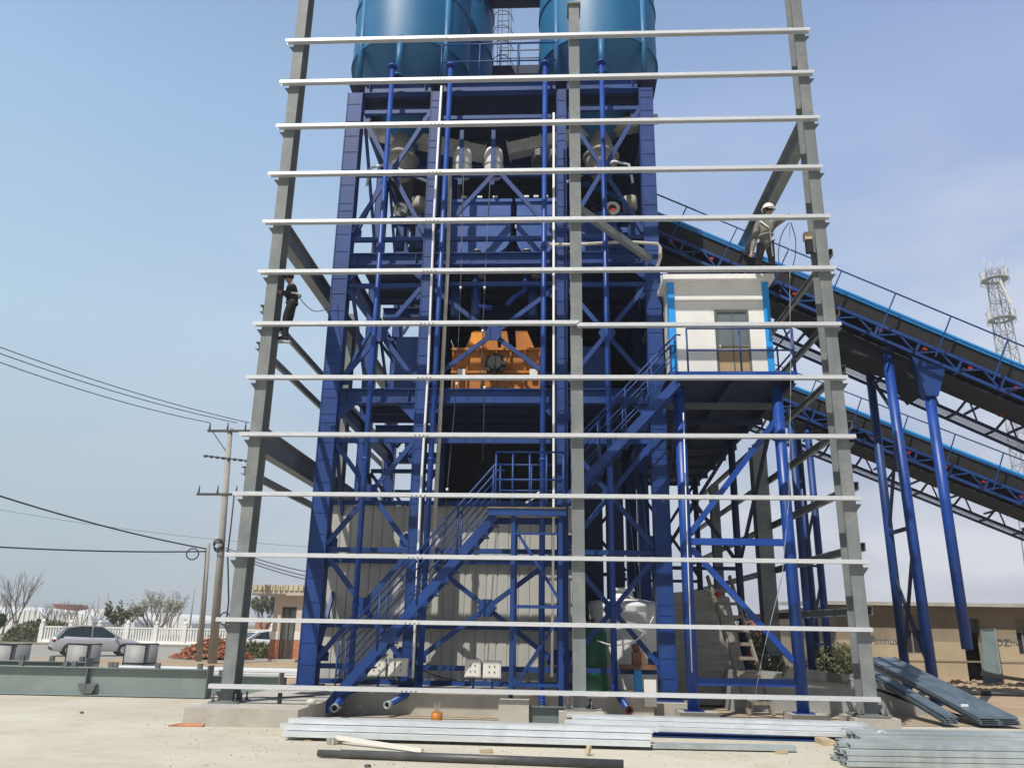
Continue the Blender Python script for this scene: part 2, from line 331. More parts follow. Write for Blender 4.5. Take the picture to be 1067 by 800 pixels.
# concrete pads
b = B(); b.bx(-6.05, -4.15, 13.9, 17.9, 0, .28); tag(b.build('concrete_footing', 'conc'), 'pale concrete footing block under the left grey column', 'footing')
b = B(); b.bx(-4.15, 1.9, 16.35, 18.2, 0, .42); tag(b.build('concrete_plinth', 'conc'), 'long weathered concrete plinth under the metal cladding of the blue tower', 'plinth')
b = B(); b.bx(5.0, 5.75, 14.62, 15.4, 0, .27); tag(b.build('concrete_footing', 'conc'), 'small concrete pad under the right grey column', 'footing')
b = B(); b.bx(2.3, 3.0, 15.7, 16.4, 0, .2); tag(b.build('concrete_footing', 'conc'), 'small concrete pad under the left round post of the cabin stand', 'footing')
b = B(); b.bx(4.3, 4.95, 15.7, 16.4, 0, .2); tag(b.build('concrete_footing', 'conc'), 'small concrete pad under the right round post of the cabin stand', 'footing')
b = B(); b.bx(1.92, 2.75, 16.6, 17.6, 0, .28); tag(b.build('concrete_footing', 'conc'), 'low concrete pad under the right corner column of the blue tower', 'footing')
b = B(); b.bx(.1, .85, 14.5, 15.5, 0, .28); tag(b.build('concrete_footing', 'conc'), 'small concrete pad under the middle grey column', 'footing')
# ------------------------------------------------------------------ blue mixing tower
YT = 17.0
tw = thing('mixing_tower', (-1.3, 20, .3), 'tall blue steel lattice tower of the concrete plant with cross bracing and open floors', 'tower')
COLX = [(-4.98, .38), (-2.92, .27), (.20, .24), (2.28, .34)]
def tcol(X, w, Y0, z0, z1, m='blue', stiff=True):
    t = .022; d = .34; Y0 = Y0 + d / 2
    b = B(); b.bx(X - w / 2, X - w / 2 + t, Y0 - d / 2, Y0 + d / 2, z0, z1); b.bx(X + w / 2 - t, X + w / 2, Y0 - d / 2, Y0 + d / 2, z0, z1); b.bx(X - w / 2 + t, X + w / 2 - t, Y0 - d / 2 + .014, Y0 - d / 2 + .03, z0, z1)
    if stiff:
        z = z0 + .4
        while z < z1:
            b.bx(X - w / 2 + t + (w * .42 if random.random() < .35 and w > .4 else 0), X + w / 2 - t, Y0 - d / 2 + .004, Y0 - d / 2 + .014, z, z + .012); z += random.choice((.2, .38, .42, .45, .5))
    c = b.build('column', m, tw)
    p = B().bx(X - w / 2 - .1, X + w / 2 + .1, Y0 - .27, Y0 + .27, z0 - .02, z0 + .02).build('base_plate', 'blue', c)
for X, w in COLX: tcol(X, w, YT, .44 if X < 0 else .3, 14.45)
for Yk in (20.4, 23.8):
    for X, w in COLX: tcol(X, w * .8, Yk, .3, 14.45, 'blue', False)
edges = [(-4.79, -3.06), (-2.78, .08), (.32, 2.11)]
# floor girders
for z, h in ((14.62, .34), (9.86, .30), (6.52, .33)):
    for (a, c) in edges:
        b = B(); b.ibeam((a + .02, YT + .12, z), (c - .02, YT + .12, z), .2, h, .018)
        o = b.build('floor_girder', 'blue', tw)
        t = .012
        for e, sgn in ((a + .06, 1), (c - .06, -1)): B().box((e + sgn * .1, YT + .07, z), (t, .1, h - .04)).build('stiffener', 'blue', o)
        if z < 14:
            for e, sgn in ((a, 1), (c, -1)):
                k = B(); k.poly([(e, YT + .1, z - h / 2), (e + sgn * .42, YT + .1, z - h / 2), (e, YT + .1, z - h / 2 - .42)], (0, .03, 0)); k.build('knee_plate', 'blue', tw)
    for Yk in (20.5, 23.9):
        B().ibeam((-4.7, Yk, z), (2.1, Yk, z), .2, h).build('floor_girder', 'blue', tw)
    for X, w in COLX: B().ibeam((X, YT + .36, z), (X, 23.8, z), .16, h).build('floor_girder', 'blue', tw)
    if z > 14: B().bx(-5.2, 2.6, 17.05, 24.2, z + h / 2, z + h / 2 + .03).build('floor_deck', 'blueshade', tw)
    elif z > 9: B().bx(-3.1, 2.1, 17.3, 24.2, z + h / 2, z + h / 2 + .03).build('floor_deck', 'blueshade', tw); B().bx(-4.7, -3.1, 17.3, 20.2, z + h / 2, z + h / 2 + .03).build('floor_deck', 'blueshade', tw)
    else: B().bx(-3.1, 2.1, 17.3, 24.2, z + h / 2, z + h / 2 + .03).build('floor_deck', 'blueshade', tw); B().bx(-4.7, -3.1, 17.3, 20.2, z + h / 2, z + h / 2 + .03).build('floor_deck', 'blueshade', tw)
    for Yk in [17.9 + .8 * j for j in range(7)]: B().bar((-4.6 if Yk < 20 else -3.0, Yk, z + h / 2 - .08), (2.1, Yk, z + h / 2 - .08), .08, .14).build('joist', 'blueshade', tw)
def strut(p, q, w=.10, h=.10, name='strut', m='blue'): return B().bar(p, q, w, h).build(name, m, tw)
def xbrace(a, c, z0, z1, Y, hub=True, name='brace'):
    zm = (z0 + z1) / 2; xm = (a + c) / 2
    strut((a, Y, z0), (c, Y, z1), .06, .10, name); 
    strut((a, Y + .07, z1), (c, Y + .07, z0), .06, .10, name)
    if hub: B().poly([(xm + math.cos(k * math.pi / 3) * .2, Y - .045, zm + math.sin(k * math.pi / 3) * .2) for k in range(6)], (0, .012, 0)).build('gusset', 'blue', tw)
    for (ex, ez, sx, sz) in ((a, z0, 1, 1), (c, z0, -1, 1), (a, z1, 1, -1), (c, z1, -1, -1)):
        B().poly([(ex, Y + .12, ez - sz * .04), (ex + sx * .2, Y + .12, ez - sz * .04), (ex + sx * .2, Y + .12, ez + sz * .12), (ex + sx * .08, Y + .12, ez + sz * .26), (ex, Y + .12, ez + sz * .26)], (0, .012, 0)).build('gusset', 'blue', tw)
for bi, (a, c) in enumerate(edges):
    for z in (3.15, .82, 9.22 if bi != 1 else 9.25, 13.95 if bi != 1 else 13.75, 10.42, 5.52):
        if bi == 1 and z in (5.52, 3.15): z = z
        strut((a, YT + .16, z), (c, YT + .16, z))
    xbrace(a, c, .95, 3.05, YT + .05)
    if bi != 1: xbrace(a, c, 3.25, 5.45, YT + .05)
    xbrace(a, c, 6.85, 9.12, YT + .05)
    if bi != 1: xbrace(a, c, 10.55, 13.85, YT + .05); strut((a, YT + .2, 12.2), (c, YT + .2, 12.2))
    else:
        xm = (a + c) / 2
        strut((xm - .1, YT + .08, 12.1), (a + .05, YT + .08, 10.5), .06, .1, 'brace'); strut((xm + .1, YT + .08, 12.1), (c - .05, YT + .08, 10.5), .06, .1, 'brace'); strut((a, YT + .16, 12.15), (c, YT + .16, 12.15))
for Yk in (20.6, 23.9):
    for (a, c) in edges[:1] + (edges[2:] if Yk > 23 else []):
        for z0, z1 in ((.95, 3.05), (3.25, 5.45), (6.85, 9.12), (10.55, 13.85)):
            if a > 0 and z0 > 4: continue
            strut((a, Yk, z0), (c, Yk, z1), .07, .09, 'rear_brace'); strut((a, Yk + .08, z1), (c, Yk + .08, z0), .07, .09, 'rear_brace')
        for z in (3.15, 5.52, 9.22): strut((a, Yk + .15, z), (c, Yk + .15, z), name='rear_strut')
for X in (-4.9, 2.25):
    for y0, y1 in ((17.36, 20.4), (20.7, 23.8)):
        for z0, z1 in ((.95, 5.4), (6.85, 9.5), (10.3, 14.2)): strut((X, y0, z0), (X, y1, z1), .07, .09, 'side_brace'); strut((X + .08, y0, z1), (X + .08, y1, z0), .07, .09, 'side_brace')
# dark sheets added to block light and blacken the tower inside
B().bx(-2.9, 2.2, 24.15, 24.2, 5.4, 14.4).build('rear_shade_sheet', 'dark', tw)
B().bx(2.42, 2.46, 18.2, 24.1, 6.7, 14.4).build('side_shade_sheet', 'dark', tw)
B().bx(-3.05, -3.01, 18.6, 24.1, 6.7, 9.7).build('inner_shade_sheet', 'dark', tw)
B().bx(-2.9, .1, 20.9, 20.94, 4.3, 6.3).build('inner_shade_sheet', 'dark', tw)
B().bx(-4.15, -3.05, 20.9, 20.94, 10.1, 14.35).build('inner_shade_sheet', 'dark', tw)
B().bx(-3.95, -3.1, 18.9, 19.6, 6.75, 8.6).build('machine_casing', 'hop', tw)
B().bx(.5, 1.9, 18.6, 19.6, 10.1, 11.9).build('machine_casing', 'hop', tw)
B().bx(.45, 1.3, 18.8, 19.6, 6.75, 8.3).build('machine_casing', 'hop', tw)
for xx in (-2.4, -1.9, -.5): B().tube((xx, 18.3, 8.9), (xx, 18.3, 9.7), .12, 14).build('outlet_pipe', 'hop', tw)
# chutes between tower floors (dark columns below)
for X, w in ((.95, .5), (1.5, .4)): B().bx(X - w / 2, X + w / 2, 19.6, 20.1, 1.8, 6.3).build('chute', 'blueshade', tw)
# corrugated cladding of the ground floor store
def corrug(x0, x1, Y, z0, z1, step=.30, name='cladding', m='clad', parent=None):
    pts = []; X = x0
    while X < x1 - .01:
        pts += [(X, Y), (X + .012, Y + .02), (X + .026, Y + .02), (X + .038, Y), (X + step * .5, Y - .004)]; X += step
    pts.append((x1, Y)); n = len(pts)
    vs = [(p[0], p[1], z0) for p in pts] + [(p[0], p[1], z1) for p in pts]
    b = B().add(vs, [(i, i + 1, n + i + 1, n + i) for i in range(n - 1)]); b.bx(x0, x1, Y + .03, Y + .06, z0, z1)
    return b.build(name, m, parent)
st = thing('store_room', (-1.8, 18.4, .42), 'pale ribbed sheet metal enclosure filling the foot of the blue tower', 'store room')
corrug(-5.08, .55, 18.25, .42, 4.25, .24, 'cladding', 'clad', st)
for z in (4.3, 3.0, 1.62, .47): B().bx(-5.1, .57, 18.12, 18.2, z - .05, z + .05).build('girt', 'blue' if z > 4 else 'blue', st)
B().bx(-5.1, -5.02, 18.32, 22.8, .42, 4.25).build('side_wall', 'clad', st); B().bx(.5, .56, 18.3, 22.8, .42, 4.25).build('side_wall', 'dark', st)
# conduits and pipes
def tl(px0, py0, px1, py1, Y): return P(px0, py0, Y), P(px1, py1, Y)
def top_tube(name, mm, pts, r, label, cat, group=None): return tag(B().path(pts, r, 10).build(name, mm), label, cat, group)
pipes = [((411, 46), (366, 690), (349, 739), 15.1, 'blue round pipe down the left bay, its open foot beside the stair foot'),
         ((469, 88), (438, 690), (405, 736), 15.9, 'blue round pipe beside the left white conduit, foot bent left'),
         ((568, 88), (564, 700), (565, 741), 15.6, 'blue round pipe beside the right white conduit, foot pointing straight out'),
         ((626, 35), (640, 690), (655, 739), 15.7, 'blue round pipe down the right bay, foot bent right with red rim')]
for k, (a, c, d, Ye, lab) in enumerate(pipes):
    Yp = 16.72; A_ = P(*a, Yp); C_ = P(*c, Yp); D_ = P(*d, Ye); xm = (A_.x + C_.x) / 2
    root = thing('drain_pipe', (C_.x, Yp, .5), lab, 'pipe', 'blue pipes down the tower front')
    if k in (0, 3):                                     # upper length rises past the deck
        A_ = V((A_.x, 16.72, A_.z))
    D_.z = max(.22, D_.z); C_.z = D_.z + .28; A_.z = 14.98
    B().tube(A_, C_, .062, 14).build('pipe', 'bluetube', root)
    B().path([C_ + V((0, 0, .06)), C_.lerp(D_, .12) - V((0, 0, .02)), D_], .064, 14).build('elbow', 'bluetube', root); e_ = (D_ - C_).normalized(); e_.z *= .3; e_.y = -abs(e_.y) - .3; e_.normalize(); B().tube(D_ - e_ * .04, D_ + e_ * .08, .07, 18, hollow=.76).build('outlet', 'galvdk', root); B().tube(D_ - e_ * .02, D_ + e_ * .03, .052, 16).build('bore', 'dark', root)
    if k == 3: B().tube(D_ + e_ * .05, D_ + e_ * .085, .075, 18, hollow=.72).build('rim', 'red', root)
    for z in (9.95, 5.0, 2.0): 
        t = (z - C_.z) / (A_.z - C_.z); q = C_.lerp(A_, t); B().tube(q, q + V((0, 0, .05)), .08, 12).build('clamp', 'bluetube', root)
    z = A_.z - .1; B().tube((A_.x, Yp, 14.95), (A_.x, Yp, 14.99), .12, 14).build('flange', 'bluetube', root)
tag(B().path([P(460, 90, 16.55), P(452, 230, 16.55), P(446, 390, 16.55), P(438, 520, 16.55), P(433, 640, 16.55), P(430, 706, 16.55)], .028, 10).build('conduit', 'pvc'), 'white plastic conduit running down the left middle column of the tower', 'conduit')
tag(B().path([P(577, 118, 16.55), P(577, 390, 16.55), P(577, 520, 16.55), P(575, 705, 16.55)], .028, 10).build('conduit', 'pvc'), 'white plastic conduit running down the right middle column of the tower', 'conduit')
tag(B().path([P(469, 180, 17.0), P(466, 290, 16.9), P(463, 345, 16.9), P(458, 450, 16.9), P(452, 560, 16.9), P(446, 640, 16.9)], .045, 10).build('grey_pipe', 'beige'), 'dusty grey pipe hanging beside the left blue pipe of the middle bay', 'pipe')
b = B(); b.path([P(712, 430, 15.85), P(716, 560, 15.85), P(721, 700, 15.85)], .012, 6); tag(b.build('thin_conduit', 'pvc'), 'thin white conduit on the left round post of the cabin', 'conduit')
for pts, lab in (([(483, 182), (480, 300), (476, 400), (466, 510), (459, 600)], 'thin cable with clips hanging left in the middle bay'), ([(511, 182), (505, 300), (503, 345), (505, 404), (503, 480)], 'thin cable with clips hanging right in the middle bay')):
    rt = thing('hanging_cable', P(*pts[-1], 16.75), lab, 'cable')
    B().path([P(*p, 16.75) for p in pts], .010, 6).build('cable', 'steeldk', rt)
    for p in pts[1:4]: q = P(*p, 16.75); B().tube(q - V((0, 0, .03)), q + V((0, 0, .03)), .03, 8).build('clip', 'galv', rt)
b = B(); b.path([P(565, 255, 16.85), P(600, 255, 16.85), P(650, 252, 16.85), P(685, 254, 16.85), P(688, 258, 16.85), P(688, 268, 16.85), P(684, 280, 16.85)], .04, 8)
tag(b.build('grey_pipe', 'beige'), 'grey pipe crossing the right bay and bending down past the outer column', 'pipe')
# ---- silos
def silo(cx, cy, lab, nxt):
    z0 = 14.98; zc = 16.2; Rr = 1.6
    rt = thing('cement_silo', (cx, cy, z0), lab, 'silo', 'teal silos on the tower')
    B().lathe((cx, cy, 0), [(.02, 23.3), (.5, 23.25), (Rr - .1, 22.5), (Rr, 22.3), (Rr, zc)], 48).build('shell', 'silo', rt)
    b = B(); b.lathe((cx, cy, 0), [(Rr, zc), (Rr * .93, zc - .12), (.24, 13.85), (.2, 13.7), (.02, 13.7)], 48); b.build('cone', 'silo', rt)
    for z in (zc, 17.9, 19.8, 21.6): B().lathe((cx, cy, 0), [(Rr - .01, z - .03), (Rr + .035, z - .03), (Rr + .035, z + .03), (Rr - .01, z + .03)], 48, False).build('ring', 'silo', rt)
    for k in range(8):
        a = R(90 * (k // 2) - 90 + (-24 if k % 2 == 0 else 24)) if False else R(-90 + 45 * k)
        X, Y_ = cx + math.cos(a) * (Rr + .0), cy + math.sin(a) * (Rr + .0)
        if k not in (0, 1, 7, 3, 5): continue
        B().tube((X, Y_, z0), (X, Y_, zc + (1.6 if k != 0 else .02)), .085, 14).build('leg', 'silo', rt); B().tube((X, Y_, z0), (X, Y_, z0 + .03), .15, 14).build('leg_flange', 'silo', rt)
    return rt
silo(-3.95, 18.72, 'teal steel silo at the front left of the tower top', 0)
silo(1.22, 18.72, 'teal steel silo at the front right of the tower top', 0)
silo(-3.65, 22.6, 'teal silo standing behind the front left silo', 0)
silo(1.15, 22.6, 'teal silo standing behind the front right silo', 0)
b = B(); b.bx(-2.3, -.3, 20.4, 22.2, 21.6, 21.75); tag(b.build('catwalk', 'blueshade'), 'dark walkway plate spanning between the silos high up', 'walkway')
# top deck railing
def railing(name, pts, hgt, n_rails, m, label=None, cat='railing', r=.02, parent=None, posts=None):
    rt = parent or thing(name, pts[0], label, cat)
    pts = [V(p) for p in pts]
    for k in range(n_rails):
        h = hgt * (k + 1) / n_rails; b = B(); b.path([p + V((0, 0, h)) for p in pts], r, 8); b.build('rail', m, rt)
    for i in range(len(pts) - 1):
        L_ = (pts[i + 1] - pts[i]).length; n = max(1, round(L_ / (posts or 1.0)))
        for k in range(n + (1 if i == len(pts) - 2 else 0)): q = pts[i].lerp(pts[i + 1], k / n); B().tube(q, q + V((0, 0, hgt)), r, 8).build('post', m, rt)
    return rt
railing('guard_rail', [(-2.85, 17.1, 14.86), (.08, 17.1, 14.86)], 1.05, 2, 'blue', 'blue guard rail on the tower top between the two front silos', posts=1.0)
railing('guard_rail', [(-2.0, 24.1, 14.86), (.3, 24.1, 14.86)], 1.3, 3, 'blueshade', 'distant guard rail on the rear of the tower top', posts=.7)
zq = P(540, 70, 24.0).z
b = B(); b.bx(-2.3, .3, 23.9, 24.0, zq - .35, zq); tag(b.build('cross_girder', 'blueshade'), 'dark girder spanning behind the gap between the silos', 'girder')
railing('guard_rail', [(-1.9, 23.95, zq), (.2, 23.95, zq)], 1.0, 3, 'steeldk', 'thin dark guard rail on the girder behind the silo gap', posts=.6)
# caged ladder between silos
lcx = P(524, 45, 24.6).x; cl = thing('caged_ladder', (lcx, 24.6, 14.9), 'caged ladder rising behind the silos in the gap between them', 'ladder')
b = B(); b.path([(lcx - .2, 24.6, 14.9), (lcx - .2, 24.6, 25)], .02, 6); b.path([(lcx + .2, 24.6, 14.9), (lcx + .2, 24.6, 25)], .02, 6); b.build('rail', 'steeldk', cl)
b = B()
for k in range(33): b.tube((lcx - .2, 24.6, 15.1 + .3 * k), (lcx + .2, 24.6, 15.1 + .3 * k), .014, 6)
b.build('rung', 'steeldk', cl)
b = B()
for k in range(14): b.path([V((lcx + .38 * math.cos(a), 24.6 - .6 * math.sin(a) + .0, 16.0 + .65 * k)) for a in [math.pi * j / 10 for j in range(11)]], .014, 6)
for a in (.6, 1.57, 2.5): b.path([(lcx + .38 * math.cos(a), 24.6 - .6 * math.sin(a), 15.9), (lcx + .38 * math.cos(a), 24.6 - .6 * math.sin(a), 25)], .012, 6)
b.build('cage', 'steeldk', cl)
# ---- screw conveyors, filters, hoppers
def screw(p, q, r, label):
    p, q = V(p), V(q); rt = thing('screw_conveyor', q, label, 'conveyor', 'beige screw conveyors under the silos')
    B().bar(p, q, r * 1.7, r * 1.7).build('casing', 'beige', rt)
    d = (q - p).normalized(); n = 4
    for k in range(n + 1): c = p.lerp(q, k / n); B().bar(c - d * .015, c + d * .015, r * 1.7 + .07, r * 1.7 + .07).build('flange', 'beige', rt)
    for k in range(1, n): c = p.lerp(q, (k + .3) / n) + V((0, 0, r)); B().tube(c, c + V((0, 0, .09)), .05, 8).build('cap', 'beige', rt)
    B().tube(p - d * .45, p, r * .7, 14).build('motor', 'beige', rt)
    return rt
A1 = P(395, 139, 18.6); A2 = P(505, 161, 18.9); screw(A1, A2, .2, 'beige screw conveyor sloping down from the left silo to the middle bay')
A1 = P(668, 128, 18.6); A2 = P(530, 158, 18.7); screw(A1, A2, .2, 'beige screw conveyor sloping down from the right silo to the middle bay')
for cx in (-3.95, 1.22):
    c = thing('silo_valve', (cx, 18.3, 12.2), 'beige round outlet housing under the %s silo' % ('left' if cx < 0 else 'right'), 'valve')
    B().lathe((cx, 18.1, 0), [(.01, 12.6), (.24, 12.65), (.40, 12.9), (.42, 13.2), (.30, 13.55), (.18, 13.9), (.01, 13.9)], 20).build('housing', 'beigedk', c)
    B().lathe((cx, 18.1, 0), [(.42, 13.14), (.47, 13.14), (.47, 13.2), (.42, 13.2)], 20, False).build('flange', 'beigedk', c)
    s_ = -1 if cx < 0 else 1
    B().path([(cx - s_ * .9, 17.9, 12.35), (cx - s_ * .2, 17.6, 12.55), (cx + s_ * .3, 17.6, 12.75), (cx + s_ * .65, 17.6, 12.65), (cx + s_ * .75, 17.7, 12.2)], .035, 8).build('hose', 'pvc', c)
for px in (481, 514):
    q = P(px, 175, 17.7)
    rt = thing('dust_filter', (q.x, 17.8, 11.5), 'white cylindrical dust filter, %s of the pair in the middle bay' % ('left' if px < 500 else 'right'), 'filter', 'white dust filters')
    B().lathe((q.x, 17.8, q.z - .22), [(.01, 0), (.2, .02), (.24, .12), (.24, .62), (.2, .78), (.01, .82)], 24).build('drum', 'white', rt)
    B().bx(q.x - .05, q.x + .05, 17.48, 17.54, q.z - .6, q.z + .95).build('post', 'blue', rt)
    B().lathe((q.x, 17.8, q.z - .22), [(.24, .30), (.26, .30), (.26, .34), (.24, .34)], 24, False).build('band', 'galvdk', rt)
for x0, x1, lab in ((-2.6, -1.05, 'blue weighing hopper on the left of the middle bay'), (-.9, .05, 'blue weighing hopper on the right of the middle bay')):
    rt = thing('weigh_hopper', ((x0 + x1) / 2, 18.3, 10.1), lab, 'hopper', 'blue weighing hoppers')
    B().bx(x0, x1, 17.75, 19.2, 10.75, 11.75).build('bin', 'hop', rt)
    B().bx(x0 - .04, x1 + .04, 17.7, 19.25, 11.72, 11.8).build('rim', 'hop', rt)
    b = B(); n = 12; xm = (x0 + x1) / 2; w = (x1 - x0) / 2
    b.poly([(xm + w * math.cos(math.pi + math.pi * i / n), 17.77, 10.75 + .5 * math.sin(math.pi + math.pi * i / n)) for i in range(n + 1)], (0, 1.4, 0)); b.build('bowl', 'hop', rt)
    B().tube((xm, 18.4, 9.99), (xm, 18.4, 10.4), .13, 14).build('outlet', 'galvdk', rt)
    b = B()
    for j in range(3): b.box((x0 + (x1 - x0) * (.25 + .25 * j), 17.72, 11.86), (.12, .05, .05))
    b.build('load_cell', 'galv', rt)
for px in (497, 549):
    q = P(px, 256, 17.5); rt = thing('spring_mount', (q.x, 17.5, 9.95), 'steel spring mount standing %s on the middle girder' % ('left' if px < 520 else 'right'), 'mount')
    B().tube((q.x, 17.5, 9.93), (q.x, 17.5, 10.3), .07, 12).build('core', 'galvdk', rt)
    for k in range(5): B().tube((q.x, 17.5, 10.0 + .06 * k), (q.x, 17.5, 10.02 + .06 * k), .11, 12).build('coil', 'steeldk', rt)
for k, px in enumerate((562, 578)):
    q = P(px, 168, 17.9); rt = thing('valve_actuator', q, 'black valve actuator with bright fittings, %s of the two beside the right duct' % ('left', 'right')[k], 'actuator', 'black valve actuators')
    B().lathe((q.x, q.y, q.z - .3), [(.01, 0), (.17, .02), (.2, .15), (.2, .5), (.12, .62), (.01, .64)], 18).build('housing', 'blk', rt)
    for a in range(4): B().bar((q.x - .1, q.y - .2, q.z + .05 + a * .05), (q.x + .02, q.y - .2, q.z + .08 + a * .05), .02, .012).build('fitting', 'galv', rt)
# motors in left bay
for (px, py, s_, lab) in ((417, 219, 1, 'beige geared motor seen end on in the upper left bay'), (638, 218, 1, 'small red and dark motor in the upper right bay')):
    q = P(px, py, 18.0); rt = thing('motor', q, lab, 'motor')
    mm = 'beige' if px < 500 else 'red'
    B().tube(q, q + V((0, .5, 0)), .17, 18).build('body', mm, rt); B().tube(q - V((0, .05, 0)), q, .19, 18, hollow=.55).build('fan_cover', 'greydk', rt)
    B().tube(q + V((.45, .1, .02)), q + V((.45, .1, .36)), .18, 18).build('gearbox', 'beigedk', rt); B().bx(q.x - .25, q.x + .75, 18.0, 18.5, q.z - .24, q.z - .17).build('base', 'blue', rt)
    B().bx(q.x - .1, q.x + .1, 18.1, 18.3, q.z - 1.0 if px < 500 else q.z - 1, q.z - .24).build('pedestal', 'blue', rt); B().bx(q.x + .4, q.x + .6, 18.1, 18.3, q.z - 1.0, q.z - .24).build('pedestal', 'blue', rt)
# blue bent water pipes above the mixer
b = B(); b.path([P(495, 285, 17.6), P(496, 310, 17.6), P(499, 319, 17.6), P(513, 321, 17.6)], .07, 10); b.path([P(548, 285, 17.6), P(547, 303, 17.6), P(535, 310, 17.6), P(528, 318, 17.6)], .07, 10)
tag(b.build('water_pipe', 'bluetube'), 'pair of bent blue water pipes dropping above the orange mixer', 'pipe')
# ---- orange mixer
mx = thing('concrete_mixer', (-1.3, 17.9, 6.7), 'orange twin shaft concrete mixer on the middle floor of the tower', 'mixer')
x0, x1 = P(471, 400, 17.55).x, P(562, 400, 17.55).x; zt = P(500, 362, 17.55).z; zb = 6.72
B().bx(x0, x1, 17.6, 19.4, zb, zt).build('tank', 'orange', mx)
b = B()
for z in (zb + .02, (zb + zt) / 2 - .05, zt - .05): b.bx(x0 - .03, x1 + .03, 17.5, 17.6, z - .03, z + .03)
for k in range(7): xx = x0 + (x1 - x0) * k / 6; b.bx(xx - .015, xx + .015, 17.52, 17.6, zb, zt)
b.build('rib', 'orange', mx)
xa, xb = P(487, 362, 17.6).x, P(515, 362, 17.6).x; zh = P(500, 344, 17.6).z
for (c0, c1, t0, t1) in ((484, 519, 493, 517), (522, 531, 522, 528), (538, 557, 537, 549)):
    X0, X1, T0, T1 = P(c0, 362, 17.6).x, P(c1, 362, 17.6).x, P(t0, 345, 17.6).x, P(t1, 345, 17.6).x
    b = B(); b.poly([(X0, 17.65, zt), (X1, 17.65, zt), (T1, 17.65, zh), (T0, 17.65, zh)], (0, 1.2, 0)); b.build('hood', 'orange', mx)
q = P(497, 357, 17.6); B().bx(q.x - .14, q.x + .12, 17.6, 17.64, zt + .01, zh - .06).build('hatch', 'orangelt', mx)
q = P(516, 380, 17.4); rt = B().tube((q.x, 17.2, q.z), (q.x, 17.55, q.z), .16, 16).build('drive', 'blk', mx)
b = B()
for k in range(8): a = k * math.pi / 4; b.box((q.x + math.cos(a) * .2, 17.35, q.z + math.sin(a) * .2), (.09, .2, .09))
b.build('coupling', 'blk', mx)
for px in (481, 556): q = P(px, 388, 17.5); B().bx(q.x - .09, q.x + .09, 17.46, 17.5, q.z - .07, q.z + .07).build('label_plate', 'white', mx)
b = B()
for k in range(6): q = P(502 + k * 5.5, 400, 17.3); b.ball((q.x, 17.35, 6.75), .06, 8)
b.build('grease_point', 'blk', mx)
# ------------------------------------------------------------------ stairs and landing
def stair(name, p0, p1, Y0, Y1, label, n, rail_from=.05, lower=True):
    rt = thing(name, (p0[0], Y0, max(0, p0[1])), label, 'stairs')
    a = V((p0[0], 0, p0[1])); c = V((p1[0], 0, p1[1])); d = (c - a).normalized()
    for Yk in (Y0, Y1): B().prof(a + V((0, Yk, 0)), c + V((0, Yk, 0)), [(-.02, -.085), (.02, -.085), (.02, .085), (-.02, .085)]).build('stringer', 'blue', rt)
    for k in range(n):
        q = a.lerp(c, (k + .5) / n); B().bx(q.x - .10, q.x + .16, Y0 + .03, Y1 - .03, q.z - .06, q.z - .035).build('tread', 'blue', rt)
    for Yk in (Y0 - .03, Y1 + .03):
        for h, r_ in ((1.0, .02), (.68, .012), (.36, .012)):
            s = a.lerp(c, .06) + V((0, Yk, h)); e = c + V((0, Yk, h)); B().path([s, e, e + V((.15 if lower else .1, 0, 0))] if h == 1.0 else [s, e], r_, 8).build('handrail', 'blue', rt)
        for t in (.06, .3, .53, .77, .99): q = a.lerp(c, t) + V((0, Yk, 0)); B().tube(q, q + V((0, 0, 1.0)), .018, 8).build('baluster', 'blue', rt)
    return rt
s0 = P(337, 745, 15.62); s1 = P(515, 537, 15.62)
stair('stairs', (s0.x, .12), (s1.x, s1.z), 15.62, 16.2, 'lower flight of steep blue stairs climbing right to the landing', 16)
s2 = P(592, 524, 15.62); s3 = P(706, 398, 15.62)
stair('stairs', (s2.x - .05, s2.z + .05), (s3.x, s3.z), 15.62, 16.2, 'upper flight of blue stairs climbing from the landing to the white cabin', 13, lower=False)
ld = thing('stair_landing', (-.45, 16, .3), 'small blue landing platform on legs between the two stair flights', 'platform')
zl = P(550, 529, 15.5).z; lx0 = P(508, 530, 15.5).x; lx1 = P(590, 530, 15.5).x
B().bx(lx0, lx1, 15.5, 16.85, zl - .02, zl + .02).build('deck_plate', 'woodlt', ld)
b = B(); b.bx(lx0, lx1, 15.48, 15.56, zl - .15, zl - .02); b.bx(lx0, lx1, 16.8, 16.88, zl - .15, zl - .02); b.bx(lx0, lx0 + .06, 15.56, 16.8, zl - .15, zl - .02); b.bx(lx1 - .06, lx1, 15.56, 16.8, zl - .15, zl - .02); b.build('edge_beam', 'blue', ld)
lA = P(534, 600, 15.6).x; lB = P(584, 600, 15.6).x
for X in (lA, lB):
    for Yk in (15.6, 16.75): B().bx(X - .04, X + .04, Yk - .04, Yk + .04, .2, zl - .15).build('leg', 'blue', ld)
for z in (2.0, .62): B().bar((lA + .04, 15.6, z), (lB - .04, 15.6, z), .05, .06).build('strut', 'blue', ld)
for z in (3.35,): B().bar((lA + .04, 15.6, z), (lB - .04, 15.6, z), .04, .04).build('strut', 'blue', ld)
for (a, c) in (((lA, 3.5), (lB, 2.1)), ((lB, 1.85), (lA, .5))): B().bar((a[0], 15.62, a[1]), (c[0], 15.62, c[1]), .03, .055).build('brace', 'blue', ld)
rx0 = P(516, 528, 15.52).x; railing('guard_rail', [(rx0, 15.52, zl), (lx1 - .05, 15.52, zl)], 1.1, 2, 'blue', parent=ld, posts=.34)
railing('guard_rail', [(rx0, 16.82, zl), (lx1 - .05, 16.82, zl)], 1.1, 2, 'blue', parent=ld, posts=.6)
